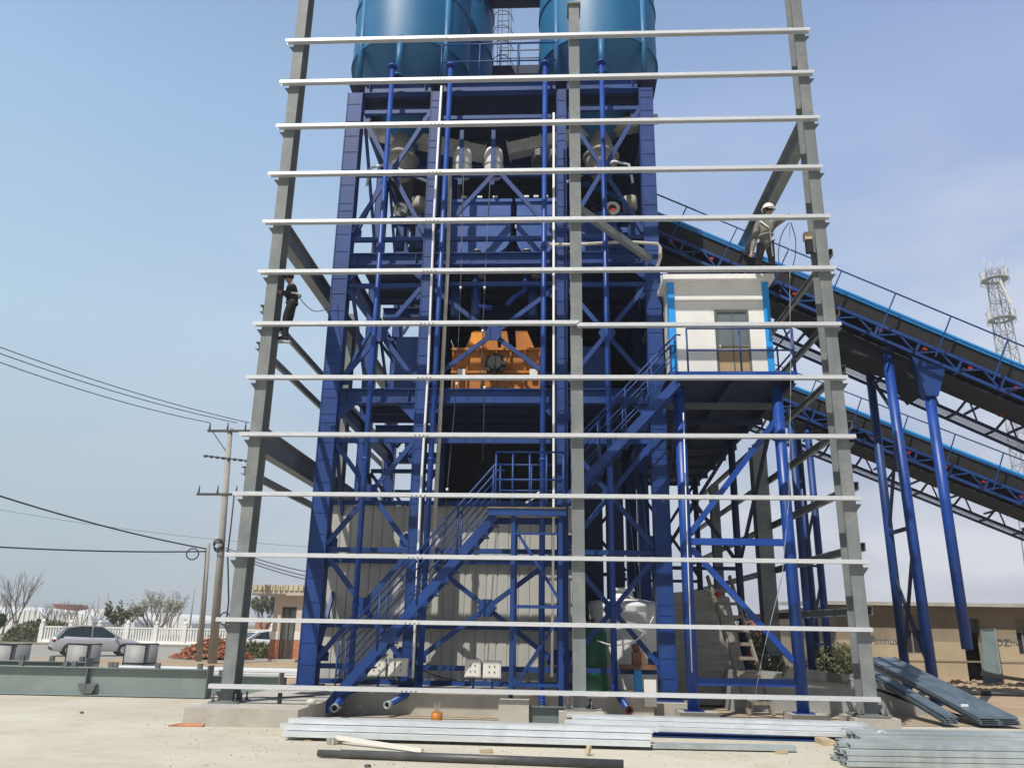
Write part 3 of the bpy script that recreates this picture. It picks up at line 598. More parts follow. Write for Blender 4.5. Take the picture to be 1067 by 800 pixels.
b = B(); b.path([P(548, 524, 15.6), P(556, 519, 15.6), P(562, 512, 15.65)], .02, 6); tag(b.build('cable_loop', 'pvc'), 'pale loop of cable lying on the stair landing', 'cable')
# ------------------------------------------------------------------ cabin and its stand
cs = thing('cabin_stand', (3.7, 16.2, .25), 'blue braced stand with two round front posts carrying the white cabin', 'stand')
pA, pB = (P(712, 420, 16.05), P(718, 738, 16.05)), (P(812, 430, 16.05), P(836, 742, 16.05))
xa = (pA[0].x + pA[1].x) / 2; xb = (pB[0].x + pB[1].x) / 2; zd = 6.52
for X in (xa, xb):
    c = B().tube((X, 16.05, .2), (X, 16.05, zd - .1), .112, 20).build('post', 'bluetube', cs); B().bx(X - .17, X + .17, 15.88, 16.22, .2, .22).build('base_plate', 'blue', c)
    for Yk in (20.5, 26.0): B().tube((X, Yk, .3), (X, Yk, zd - .1), .09, 14).build('post', 'blueshade', cs)
for z in (.72, 3.28): B().bar((xa + .1, 16.05, z), (xb - .1, 16.05, z), .1, .13).build('strut', 'bluetube', cs)
B().bar((xa + .1, 16.05, 3.15), (xb - .1, 16.05, 1.1), .08, .11).build('brace', 'bluetube', cs)
B().bar((xa + .1, 16.05, 3.45), (xb - .05, 16.05, 5.75), .08, .11).build('brace', 'bluetube', cs)
for Yk in (20.5, 26):
    B().bar((xa, Yk, 6.2), (xb, Yk, 3.2), .06, .09).build('brace', 'blueshade', cs); B().bar((xa, Yk, 3.2), (xb, Yk, 6.2), .06, .09).build('brace', 'blueshade', cs); B().bar((xa, Yk, 3.1), (xb, Yk, 3.1), .06, .09).build('strut', 'blueshade', cs)
for X in (xa, xb): B().bar((X, 16.2, 6.1), (X, 20.4, 3.2), .06, .1).build('brace', 'blueshade', cs)
dx0, dx1 = 2.36, 4.92
B().bx(dx0, dx1, 15.75, 28.3, zd + .08, zd + .12).build('deck', 'blueshade', cs)
B().bx(dx0, dx1, 15.68, 15.75, zd - .02, zd + .13).build('edge_beam', 'bluetube', cs)
for X in (dx0 + .06, (dx0 + dx1) / 2, dx1 - .06): B().ibeam((X, 15.76, zd - .02), (X, 28.3, zd - .02), .1, .18, .01).build('joist', 'blueshade', cs)
for Yk in [17.2, 18.6, 20.0, 21.4, 22.8, 24.2, 25.6, 27.0]: B().bx(dx0, dx1, Yk - .04, Yk + .04, zd - .25, zd - .12).build('cross_beam', 'greydk' if Yk < 18 else 'blueshade', cs)
railing('guard_rail', [(2.75, 15.72, zd + .12), (dx1 - .02, 15.72, zd + .12)], .95, 2, 'blue', parent=cs, posts=1.12)
railing('guard_rail', [(dx1 - .02, 15.8, zd + .12), (dx1 - .02, 19, zd + .12)], .95, 2, 'blue', parent=cs, posts=1.1)
cb = thing('control_cabin', (3.65, 18, zd + .12), 'white control cabin with bright blue corner strips and glazed door on the blue stand', 'cabin')
c0, c1, cy0, cy1, cz0, cz1 = 2.50, 4.62, 16.25, 20.0, zd + .13, 8.86
dX0, dX1, dZ1 = 3.45, 4.18, 8.22
b = B(); b.bx(c0, dX0, cy0, cy0 + .08, cz0, cz1); b.bx(dX1, c1, cy0, cy0 + .08, cz0, cz1); b.bx(dX0, dX1, cy0, cy0 + .08, dZ1, cz1); b.bx(c0, c0 + .08, cy0 + .08, cy1, cz0, cz1); b.bx(c1 - .08, c1, cy0 + .08, cy1, cz0, cz1); b.bx(c0, c1, cy1, cy1 + .08, cz0, cz1)
b.build('wall', 'cabin', cb)
b = B(); b.bx(c0, c1, cy0 - .003, cy0, 8.42, 8.426); b.build('panel_seam', 'tandoor', cb)
B().bx(c0 - .13, c1 + .12, cy0 - .2, cy1 + .2, cz1, cz1 + .11).build('roof', 'cabin', cb)
for X in (c0 + .05, c1 - .05): B().bx(X - .07, X + .07, cy0 - .022, cy0 - .004, cz0, cz1).build('corner_strip', 'trim', cb)
B().bx(c0 - .018, c0 - .003, cy0, cy0 + .14, cz0, cz1).build('corner_strip', 'trim', cb)
dr = B(); 
for (a, c, e, g) in ((dX0, dX0 + .05, cz0, dZ1), (dX1 - .05, dX1, cz0, dZ1), (dX0 + .05, dX1 - .05, dZ1 - .05, dZ1), (dX0 + .05, dX1 - .05, 7.38, 7.43), (dX0 + .05, dX1 - .05, cz0, cz0 + .05)): dr.bx(a, c, cy0 + .0, cy0 + .06, e, g)
dr = dr.build('door', 'greydk', cb)
B().bx(dX0 + .05, dX1 - .05, cy0 + .03, cy0 + .04, 7.43, dZ1 - .05).build('pane', 'doorgl', dr)
B().bx(dX0 + .05, dX1 - .05, cy0 + .02, cy0 + .045, cz0 + .05, 7.38).build('panel', 'tandoor', dr)
B().bx((dX0 + dX1) / 2 - .01, (dX0 + dX1) / 2 + .01, cy0 + .0, cy0 + .02, cz0 + .05, dZ1 - .05).build('mullion', 'greydk', dr)
B().bx(dX0 + .07, dX0 + .1, cy0 - .03, cy0, 7.3, 7.42).build('handle', 'galv', dr)
B().bx(dX0 - .06, dX1 + .3, cy0 - .01, cy0, dZ1 + .01, dZ1 + .035).build('lintel_strip', 'white', cb)
railing('guard_rail', [(2.1, 18.3, 9.0), (4.3, 18.3, 9.0)], 1.0, 3, 'blue', 'blue guard rail standing behind the cabin roof', posts=.9)
# ------------------------------------------------------------------ belt conveyors
def conveyor(pa, pb, Yn, x_start, x_end, label, grp):
    A_ = P(*pa, Yn); Bq = P(*pb, Yn); sl = (Bq.z - A_.z) / (Bq.x - A_.x)
    z_at = lambda X: A_.z + sl * (X - A_.x)
    S = V((x_start, Yn, z_at(x_start))); E = V((x_end, Yn, z_at(x_end))); t = (E - S).normalized(); nrm = V((-t.z, 0, t.x)); L_ = (E - S).length
    rt = thing('belt_conveyor', (x_end, Yn + .6, 0), label, 'conveyor', grp)
    pt = lambda s, h, dy=0: S + t * s + nrm * h + V((0, dy, 0))
    def run(h, dy, w, hh, nm, mm): return B().prof(pt(0, h, dy), pt(L_, h, dy), [(-w / 2, -hh / 2), (w / 2, -hh / 2), (w / 2, hh / 2), (-w / 2, hh / 2)], up=nrm).build(nm, mm, rt)
    W_ = 1.25
    run(-.05, .10, .06, .13, 'cover_edge', 'trim'); run(-.045, W_ - .10, .10, .12, 'cover_edge', 'trim')
    run(-.33, .14, .03, .44, 'side_cover', 'rubber'); run(-.30, W_ - .14, .03, .40, 'side_cover', 'rubber')
    # arched hood
    b = B(); n = 8; pr = [(.14 + (W_ - .28) * i / n, .0 + .04 * math.sin(math.pi * i / n)) for i in range(n + 1)]; pr2 = pr + [(p_[0], p_[1] - .015) for p_ in reversed(pr)]
    b.prof(pt(0, 0, 0), pt(L_, 0, 0), [(-p_[0], p_[1]) for p_ in pr2], up=nrm, smooth=True); b.build('hood', 'trim', rt)
    run(-.36, W_ / 2, .8, .02, 'belt', 'rubber'); run(-.80, W_ / 2, .8, .02, 'return_belt', 'rubber')
    for dy in (0, W_):
        run(-.60, dy, .07, .085, 'top_chord', 'blue'); run(-.95, dy, .07, .075, 'bottom_chord', 'blue')
        n = int(L_ / .55)
        bd = B(); bp_ = bd
        for k in range(n):
            s = k * L_ / n
            if k % 2 == 0: bd.bar(pt(s, -.93, dy), pt(s + L_ / n, -.62, dy), .04, .04)
            else: bd.bar(pt(s, -.62, dy), pt(s + L_ / n, -.93, dy), .04, .04)
            if k % 2 == 0: bp_.bar(pt(s, -.95, dy), pt(s, -.52, dy), .05, .06)
        bd.build('truss_web', 'blue', rt)
    run(-1.04, W_ / 2 + .1, W_ * .8, .03, 'under_tray', 'dark')
    n = int(L_ / 1.15)
    for k in range(n):
        s = (k + .5) * L_ / n
        b = B(); b.tube(pt(s, -.70, .0), pt(s, -.70, .16), .055, 12); b.build('idler', 'red', rt)
        if k % 2 == 0: b = B(); b.tube(pt(s + .3, -1.0, W_), pt(s + .3, -1.0, W_ - .3), .06, 12); b.build('idler', 'red', rt)
    cbm = B()
    for k in range(int(L_ / 1.25)): s = k * 1.25; cbm.bar(pt(s, -.93, -.25), pt(s, -.93, W_ + 1.0), .06, .06)
    cbm.build('cross_member', 'blueshade', rt)
    # near handrail
    b = B(); b.path([pt(0, .32, -.25), pt(L_, .32, -.25)], .022, 8); b.build('handrail', 'blue', rt); b = B(); b.path([pt(0, -.25, -.25), pt(L_, -.25, -.25)], .016, 8); b.build('handrail', 'blue', rt)
    k = 0
    while k * 1.5 < L_: b = B(); b.bar(pt(k * 1.5, -.95, -.25), pt(k * 1.5, .32, -.25), .032, .032); b.build('rail_post', 'blue', rt); k += 1
    # far walkway with mesh
    dy0, dy1, hh = W_ + .45, W_ + 1.05, -1.25
    for dy in (dy0, dy1): run(hh, dy, .05, .08, 'walkway_beam', 'blueshade')
    b = B(); s = 0
    while s < L_ - .1: b.bar(pt(s, hh + .05, dy0), pt(s, hh + .05, dy1), .012, .012); s += .075
    for dy in [dy0 + (dy1 - dy0) * j / 8 for j in range(1, 8)]: b.bar(pt(0, hh + .05, dy), pt(L_, hh + .05, dy), .012, .012)
    b.build('walkway_mesh', 'galvdk', rt)
    s = 0
    while s < L_ - .8:
        b = B(); b.bar(pt(s, -.9, W_), pt(s, hh, dy0), .05, .05); b.bar(pt(s, -.9, W_), pt(s + .6, hh, dy0), .04, .04); b.bar(pt(s, hh, dy0), pt(s, hh, dy1), .06, .06); b.build('bracket', 'blueshade', rt); s += 1.1
    return rt, pt, z_at, sl
c1r, pt1, zu, sl1 = conveyor((715, 232), (1067, 379), 20.5, .9, 21.5, 'upper inclined blue belt conveyor with bright blue edge running into the tower behind the cabin', 'inclined belt conveyors')
c2r, pt2, zl2, sl2 = conveyor((825, 400), (1067, 494), 25.5, 5.6, 25, 'lower inclined blue belt conveyor seen below and beyond the upper one', 'inclined belt conveyors')
# trestle legs of the upper conveyor
def rtube(p, q, r, nm, m, par): return B().tube(p, q, r, 18).build(nm, m, par)
q2t, q2b = P(925, 372, 20.9), P(975, 735, 20.9); q1t, q1b = P(906, 392, 22.3), P(946, 712, 22.3)
X2 = (q2t.x + q2b.x) / 2; X1 = (q1t.x + q1b.x) / 2
rtube((X2 - .06, 20.9, zu(X2) - 1.0), (X2 + .06, 20.9, 0), .128, 'leg', 'bluetube', c1r); rtube((X1, 22.3, zu(X1) - 1.1), (X1, 22.3, 0), .115, 'leg', 'blue', c1r)
zt_ = zu(X2) - 1.0
for (za, zb_) in ((zt_ - .4, zt_ - 1.9), (3.1, .9)): B().bar((X1, 22.3, za), (X2, 20.9, zb_), .07, .07).build('leg_brace', 'blueshade', c1r)
B().bar((X1, 22.3, 4.2), (X2, 20.9, 4.2), .09, .09).build('leg_brace', 'blueshade', c1r); B().bar((X1, 22.3, 4.2), (X2, 20.9, zt_ - 2.0), .07, .07).build('leg_brace', 'blueshade', c1r); B().bar((X1, 22.3, 1.0), (X2, 20.9, 3.8), .07, .07).build('leg_brace', 'blueshade', c1r)
q3t, q3b = P(973, 412, 20.9), P(1001, 676, 20.9); X3 = (q3t.x + q3b.x) / 2
B().tube((X3, 20.9, zu(X3) - 1.9), (X3 + .05, 20.9, q3b.z), .13, 18, hollow=.9).build('hanging_leg', 'bluetube', c1r)
zz = zu(X3) - .95
B().poly([(X3 - .42, 20.72, zz + .12), (X3 + .42, 20.72, zz - .25), (X3 + .15, 20.72, zz - 1.0), (X3 - .15, 20.72, zz - 1.0)], (0, .3, 0)).build('leg_head', 'blue', c1r)
B().poly([(X2 - 1.9, 20.95, zu(X2 - 1.9) - 1.0), (X3 - .1, 20.95, zu(X3) - 1.0), (X3 - .1, 20.95, zu(X3) - 1.85), (X2 + .3, 20.95, zu(X2) - 1.5), (X2 - 1.0, 20.95, zu(X2 - 1) - 1.6)], (0, 1.1, 0)).build('chute_box', 'dark', c1r)
# legs of lower conveyor
for (a, c, Yk) in (((826, 440), (843, 688), 25.7), ((844, 440), (861, 696), 25.9), ((833, 440), (849, 690), 27.0)):
    q = P(*c, Yk); qa = P(*a, Yk); X = (q.x + qa.x) / 2; rtube((X, Yk, zl2(X) - .9), (X, Yk, 0), .11, 'leg', 'blue', c2r)
qa, qb = P(835, 560, 25.7).x, P(853, 560, 25.9).x
for z in (1.3, 3.6, 5.4): B().bar((qa, 25.7, z), (qb, 25.9, z), .06, .07).build('leg_brace', 'blueshade', c2r)
for z in (1.4, 3.7): B().bar((qa, 25.7, z), (qb, 25.9, z + 1.9), .06, .07).build('leg_brace', 'blueshade', c2r)
# ------------------------------------------------------------------ electrical boxes, tank, ladder etc.
for i, (px0, px1, py0, py1, lab) in enumerate(((383, 402, 686, 704, 'pale electrical box with coloured buttons, far left of four on the tower foot'), (404, 425, 686, 704, 'pale electrical box with coloured buttons, right beside the left blue pipe foot'), (484, 501, 687, 705, 'pale electrical box with coloured buttons, left of the middle pair'), (503, 522, 688, 706, 'pale electrical box with coloured buttons, rightmost of the four'))):
    a = P(px0, py1, 16.55); c = P(px1, py0, 16.55)
    rt = thing('electrical_box', (a.x, 16.6, a.z), lab, 'electrical box', 'electrical boxes on the tower foot')
    B().bx(a.x, c.x, 16.55, 16.72, a.z, c.z).build('casing', 'white', rt)
    B().bx(a.x + .02, c.x - .02, 16.54, 16.55, a.z + .02, c.z - .02).build('door', 'white', rt)
    cols = ('red', 'green', 'blk', 'blk')
    for k in range(4):
        xx = a.x + (c.x - a.x) * (.35 + .3 * (k % 2)); zz = a.z + (c.z - a.z) * (.35 + .32 * (k // 2)); B().tube((xx, 16.525, zz), (xx, 16.54, zz), .013, 10).build('button', cols[k] if i % 2 else cols[(k * 3) % 4], rt)
    B().bx((a.x + c.x) / 2 - .02, (a.x + c.x) / 2 + .02, 16.73, 16.78, .42, c.z).build('bracket', 'blue', rt)
b = B(); b.path([(-3.1, 16.62, .85), (-3.0, 16.6, .55), (-2.8, 16.6, .6), (-2.7, 16.62, .85)], .012, 6); b.path([(-3.3, 16.62, .85), (-3.05, 16.6, .56), (-2.85, 16.6, .58)], .012, 6); b.path([(-2.7, 16.62, .85), (-2.3, 16.6, .7), (-1.8, 16.6, .6), (-1.2, 16.62, .84)], .012, 6)
tag(b.build('loose_cable', 'wire'), 'loose black cables drooping under the electrical boxes', 'cable')
# white water tank and green tank
wt = thing('water_tank', P(655, 720, 18.8), 'white ribbed plastic water tank in the right bay foot of the tower', 'tank')
cx = P(650, 650, 18.9).x
b = B(); pr = [(.02, 2.46), (.22, 2.46), (.25, 2.30), (.78, 2.22), (.84, 2.15)]
for k in range(10): pr += [(.85, 2.1 - k * .19), (.82, 2.04 - k * .19)]
b.lathe((cx, 19.0, 0), pr + [(.85, .15), (.02, .15)], 40); b.build('body', 'plaswhite', wt)
B().lathe((cx, 19.0, 0), [(.02, 2.54), (.26, 2.53), (.28, 2.46), (.02, 2.46)], 24).build('lid', 'plaswhite', wt)
B().lathe((cx, 19.0, 0), [(.9, .14), (.9, 0), (.02, 0), (.02, .14)], 24).build('base', 'conc', wt)
gt = thing('gas_cylinder', P(616, 735, 17.4), 'tall dark green cylinder standing beside the middle grey column', 'cylinder')
cx = P(618, 700, 17.5).x
B().lathe((cx, 17.6, 0), [(.02, 1.72), (.1, 1.72), (.24, 1.66), (.3, 1.55), (.3, .32), (.26, .27), (.02, .27)], 28).build('body', 'green', gt)
B().tube((cx, 17.6, 1.72), (cx, 17.6, 1.82), .05, 12).build('valve', 'steeldk', gt)
for a in (-.2, .2): B().bx(cx + a - .03, cx + a + .03, 17.4, 17.46, .24, .5).build('foot', 'steeldk', gt)
pb = thing('pipe_bench', P(656, 735, 16.9), 'rusty vice bench on a bright blue post at the tower foot', 'bench')
q = P(664, 694, 17.0); B().bx(q.x - .35, q.x + .35, 16.8, 17.2, q.z - .05, q.z + .03).build('top', 'rust', pb); B().bx(q.x - .07, q.x + .07, 16.9, 17.05, .24, q.z - .05).build('post', 'trim', pb)
B().bx(q.x - .1, q.x + .14, 16.85, 17.1, q.z + .03, q.z + .28).build('vice', 'rust', pb); B().tube((q.x, 16.97, q.z + .28), (q.x - .05, 16.97, q.z + .42), .07, 10).build('jaw', 'rust', pb)
q = P(677, 726, 16.3); tag(B().bx(q.x - .1, q.x + .13, 16.3, 16.34, .24, .72).build('white_board', 'white'), 'small white board leaning at the foot of the right tower column', 'board')
b = B(); b.path(smooth([P(622, 667, 16.9), P(640, 672, 16.9), P(660, 668, 16.9), P(672, 658, 16.9), P(681, 642, 16.95)]), .012, 8); tag(b.build('hose', 'pvc'), 'thin white hose curling across the front of the water tank', 'hose')
# rendered grey block structure behind cabin stand
gm = B(); pts = []
x0_, x1_ = P(700, 700, 19.3).x, P(790, 730, 19.3).x
gm.poly([(P(699, 735, 19.3).x, 19.3, .05), (P(788, 735, 19.3).x, 19.3, .05), (P(774, 680, 19.3).x, 19.3, P(774, 690, 19.3).z), (P(760, 625, 19.3).x, 19.3, P(760, 622, 19.3).z), (P(735, 614, 19.3).x, 19.3, P(735, 614, 19.3).z), (P(702, 618, 19.3).x, 19.3, P(702, 617, 19.3).z)], (0, 3.0, 0))
tag(gm.build('rendered_block', 'tarp'), 'rough grey rendered block structure behind the wooden ladder', 'block')
# wooden ladder
la = thing('wooden_ladder', P(790, 738, 18.2), 'weathered wooden ladder leaning on the grey rendered block', 'ladder')
l0, l1 = P(781, 744, 17.6), P(737, 600, 19.1); r0, r1 = P(806, 744, 17.6), P(760, 600, 19.1)
l0.z = r0.z = .01
for a, c in ((l0, l1), (r0, r1)): B().bar(a, c, .05, .09).build('rail', 'wood', la)
for k in range(9): t = .08 + .1 * k; B().bar(l0.lerp(l1, t) + V((0, -.03, 0)), r0.lerp(r1, t) + V((0, -.03, 0)), .05, .07).build('rung', 'wood', la)
q = P(748, 619, 18.6); tag(B().ball(q, .06, 8, (1.6, 1, 1)).build('red_bag', 'red'), 'small red bundle resting near the top of the wooden ladder', 'bundle')
# low retaining wall with dark coping
rw = thing('retaining_wall', P(850, 740, 18.5), 'low grey concrete retaining wall with dark coping at the right foot of the stand', 'wall')
Yw = 18.4
f = lambda px, py: (P(px, py, Yw).x, Yw, P(px, py, Yw).z)
B().poly([(f(762, 740)[0], Yw, 0), (f(1010, 770)[0], Yw, 0), f(1000, 752), f(905, 705), f(880, 706), f(800, 700), f(762, 698)], (0, 1.0, 0)).build('wall', 'concgrey', rw)
B().poly([f(815, 693), f(884, 703), f(884, 712), f(815, 705)], (0, -.07, 0)).build('coping', 'steeldk', rw)
# leaning stacks of folded sheets on the wall
def lean(p, q, w, n, mm, label, hgt=.035):
    rt = thing('sheet_stack', q, label, 'sheet stack')
    d = (q - p).normalized(); side = d.cross(V((0, 0, 1))).normalized()
    for k in range(n):
        o = V((0, 0, hgt * k)) + side * random.uniform(-.03, .03); s = B()
        s.prof(p + o + d * random.uniform(-.1, .1), q + o, [(-w / 2, 0), (w / 2, 0), (w / 2, .03), (w / 2 - .02, .03), (w / 2 - .05, .008), (.05, .008), (.03, .028), (-.03, .028), (-.05, .008), (-w / 2 + .05, .008), (-w / 2 + .02, .03), (-w / 2, .03)]); s.build('sheet', mm, rt)
    return rt
pa_, pb_ = P(918, 690, 21.2), P(1042, 762, 16.2); pb_.z = .06
lean(pa_, pb_, .72, 4, 'slate', 'wide blue grey folded sheets leaning over the retaining wall')
pa_, pb_ = P(900, 699, 19.6), P(992, 764, 16.2); pb_.z = .06
lean(pa_, pb_, .24, 4, 'slate', 'narrow dark stack of folded channels leaning left of the wide sheets')
q = P(1006, 736, 16.9); tag(B().bx(q.x - .08, q.x + .06, q.y, q.y + .01, q.z, q.z + .05).build('paper_scrap', 'white'), 'white scrap of paper lying on the wide leaning sheets', 'paper')
# ------------------------------------------------------------------ steel lying on the ground
def chan_obj(p, q, w, h, mm, label, grp, side=1):
    p, q = V(p), V(q); W_, H_, t = w / 2, h / 2, .006
    if side == 2: return tag(B().prof(p, q, [(-W_, -H_), (-W_, H_), (W_, H_), (W_, -H_), (W_ - t, -H_), (W_ - t, H_ - t), (-W_ + t, H_ - t), (-W_ + t, -H_)]).build('steel_channel', mm), label, 'steel channel', grp)
    return tag(B().chan(p, q, w, h, .004, side=side).build('steel_channel', mm), label, 'steel channel', grp)
g1 = 'galvanised channels of the long front pile'
a, c = G(290, 771), G(678, 782)
ya, yc = a.y, c.y
dirv = (c - a).normalized(); nv = V((-dirv.y, dirv.x, 0))
k = 0
names = ('lowest', 'second', 'third', 'topmost')
for lay in range(3):
    for row in range(3 - (1 if lay == 2 else 0)):
        o = nv * (.06 + row * .13 + lay * .10) + V((0, 0, .085 + lay * .08)) + dirv * (random.uniform(-.1, .06) + (.12 if lay == 2 else 0))
        chan_obj(a + o, c + o + dirv * random.uniform(-.05, .1), .11, .07, 'galvpile', 'bright galvanised channel in the long front pile, %s layer, %s row' % (('bottom', 'middle', 'top')[lay], ('front', 'second', 'third')[row]), g1, 2)
for px in (320, 480, 640): q = G(px, 772); tag(B().bx(q.x - .05, q.x + .05, q.y, q.y + .55, 0, .012).build('wood_batten', 'woodlt'), 'thin wooden batten under the long front pile, near %s' % {320: 'its left end', 480: 'its middle', 640: 'its right end'}[px], 'batten')
g2 = 'galvanised channels of the rear pile'
a, c = G(592, 765), G(912, 775); a.z = c.z = 0; dirv = (c - a).normalized(); nv = V((-dirv.y, dirv.x, 0))
for lay in range(3):
    for row in range(2):
        o = nv * (.1 + row * .165 + lay * .19) + V((0, 0, .11 + lay * .058)) + dirv * (random.uniform(-.1, .1))
        chan_obj(a + o, c + o, .15, .052, 'galvpile', 'pale galvanised channel in the pile below the cabin, %s layer, %s row' % (('bottom', 'middle', 'top')[lay], ('front', 'rear')[row]), g2, 2)
tag(B().ibeam((a.x + .2, a.y + .1, .045), (c.x + .3, c.y + .2, .045), .3, .07).build('blue_beam', 'blue'), 'dark blue beam on the ground under the pile below the cabin', 'beam')
p, q = G(680, 781), G(830, 784); tag(B().chan(V((p.x, p.y + .1, .05)), V((q.x, q.y + .1, .05)), .2, .06).build('steel_channel', 'galvdk'), 'dull galvanised channel lying low right of the long front pile', 'steel channel')
q = G(862, 776); tag(B().bx(q.x - .09, q.x + .09, q.y - .1, q.y + .3, .0, .08).build('wood_block', 'woodlt'), 'short wooden block under the rear pile near its right end', 'wood block')
g3 = 'galvanised channels of the right pile'
a, c = G(890, 799), G(1120, 803); dirv = (c - a).normalized(); nv = V((-dirv.y, dirv.x, 0))
for lay in range(4):
    for row in range(5):
        o = nv * (.02 + row * .14 + lay * .02) + V((0, 0, .04 + lay * .062)) + dirv * random.uniform(-.12, .08)
        if lay == 3 and row in (0,): continue
        chan_obj(a + o, c + o, .12, .055, 'galvdk', 'dull channel in the right corner pile, %s layer, %s row' % (('bottom', 'second', 'third', 'top')[lay], ('front', 'second', 'middle', 'fourth', 'rear')[row]), g3)
a, c = G(905, 785), G(1140, 789)
for row in range(4):
    o = V((0, .35 + row * .2, .12 + .035 * (row % 2))); chan_obj(a + o, c + o, .18, .14, 'galvdk', 'wide dull channel behind the right corner pile, %s from the front' % ('first', 'second', 'third', 'fourth')[row], 'wide channels behind the right pile')
q = G(920, 780); tag(B().tube((q.x, q.y - .05, .17), (q.x, q.y + .05, .17), .085, 18, hollow=.75).build('wire_coil', 'galv'), 'small shiny coil of strapping at the end of the rear pile', 'coil')
# dark pipe, slotted bar, small stuff
a, c = G(331, 789), G(650, 801); B_ = B(); 
pp = thing('scaffold_tube', a, 'long dark steel tube lying in the foreground on the pale concrete', 'tube')
d = (c - a).normalized(); a.z = c.z = .055; B().tube(a, a + d * 3.0, .042, 16, hollow=.8).build('thin_tube', 'steeldk', pp); B().tube(a + d * .3, c, .052, 16, hollow=.85).build('sleeve', 'steeldk', pp)
a, c = G(350, 775), G(440, 784); tag(B().bar((a.x, a.y, .09), (c.x, c.y, .03), .06, .05).build('steel_angle', 'white'), 'short white painted angle bar lying across the ground before the pile', 'bar')
q = G(350, 775); b = B(); [b.box((q.x + random.uniform(-.1, .08), q.y + random.uniform(-.05, .05), .04), (.07, .05, .07), random.random()) for k in range(7)]; tag(b.build('concrete_lump', 'conc'), 'small lump of broken concrete under the end of the white bar', 'rubble')
for i, (px, py, lab) in enumerate(((612, 787, 'split wooden chip standing before the long pile'), (500, 784, 'flat wooden chip before the long pile'), (808, 785, 'wooden offcut at the end of the low channel'))):
    q = G(px, py); tag(B().bar((q.x, q.y, .02), (q.x + (.03 if i == 0 else .17), q.y + .03, .12 if i == 0 else .03), .06, .04).build('wood_chip', 'woodlt'), lab, 'wood chip')
for i, (px, py, lab) in enumerate(((383, 799, 'dark pebble at the bottom edge of the yard'), (85, 743, 'tiny dark pebble on the open concrete at left'))):
    q = G(px, py); tag(B().ball((q.x, q.y, .015), .03, 8, (1.5, 1, .8)).build('pebble', 'steeldk'), lab, 'stone')
q = G(535, 757); tag(B().bx(q.x - .26, q.x + .26, q.y, q.y + .4, 0, .42).build('concrete_block', 'conc'), 'upright concrete block below the stair landing', 'block')
q = G(570, 757); o = thing('junction_case', (q.x, q.y, 0), 'low grey green metal case beside the upright concrete block', 'case'); B().bx(q.x - .33, q.x + .3, q.y, q.y + .35, 0, .28).build('body', 'teal', o); B().bx(q.x - .35, q.x + .32, q.y - .02, q.y + .37, .28, .3).build('lid', 'teal', o)
q = G(453, 756); o = thing('orange_tin', (q.x, q.y, 0), 'small orange tin with brushes standing on the plinth ledge', 'tin'); B().tube((q.x, q.y + .2, 0), (q.x, q.y + .2, .2), .1, 14).build('can', 'orange', o)
b = B(); [b.tube((q.x + k * .03, q.y + .2, .2), (q.x + k * .05, q.y + .2, .36), .012, 6) for k in (-1, 0, 1)]; b.build('brush', 'white', o)
for i, (px0, px1) in enumerate(((345, 400), (415, 500), (650, 730))):
    a = G(px0, 757 - 3 * (i == 2)); c = G(px1, 758 - 3 * (i == 2)); tag(B().bar((a.x, a.y + .4, .03), (c.x, c.y + .45, .03), .2, .03).build('plank', 'woodlt' if i else 'steeldk'), ('dark plank lying by the stair foot', 'pale plank lying before the plinth', 'pale plank lying at the foot of the right tower column')[i], 'plank')
q = G(318, 735, .28); tag(B().ball((q.x + .1, q.y, .34), .09, 7, (1.1, .8, .7)).build('plastic_bag', 'beige'), 'crumpled pale plastic bag by the left tower column', 'bag')
q = G(291, 733, .28); tag(B().tube((q.x, q.y, .28), (q.x, q.y, .46), .04, 10).build('bolt_stub', 'steeldk'), 'dark stub standing on the left concrete footing', 'stub')
b = B(); b.path([V((-6.0, 15.4, .3)), V((-5.5, 15.9, .3)), V((-5.2, 15.7, .31)), V((-4.9, 16.2, .3)), V((-4.6, 16.4, .3))], .012, 6); tag(b.build('loose_wire', 'wire'), 'black wire trailing over the left concrete footing', 'wire')
b = B(); b.path([P(823, 232, 14.9), P(823, 300, 14.9), P(824, 400, 15.0), P(822, 520, 15.0), P(815, 600, 15.0), P(795, 680, 15.0), P(783, 745, 15.2)], .006, 6); tag(b.build('hoist_rope', 'lattice'), 'long thin rope hanging from the rail by the right worker down to the ground', 'rope')
b = B(); b.path(smooth([P(822, 232, 14.9), P(814, 246, 14.95), P(811, 268, 15), P(815, 279, 14.98), P(823, 281, 14.95), P(828, 270, 14.9), P(829, 250, 14.9), P(824, 232, 14.9)]), .010, 6); tag(b.build('rope_loop', 'wire'), 'dark loop of safety rope hanging beside the right worker', 'rope')
q = P(842, 250, 14.98); o = thing('power_tool', q, 'brown tool bag tied to the right grey column beside the worker', 'tool bag'); B().box((q.x - .02, 14.95, q.z + .05), (.14, .14, .16)).build('pouch', 'woodlt', o); B().box((q.x, 14.96, q.z - .15), (.12, .12, .3)).build('bag', 'blk', o)
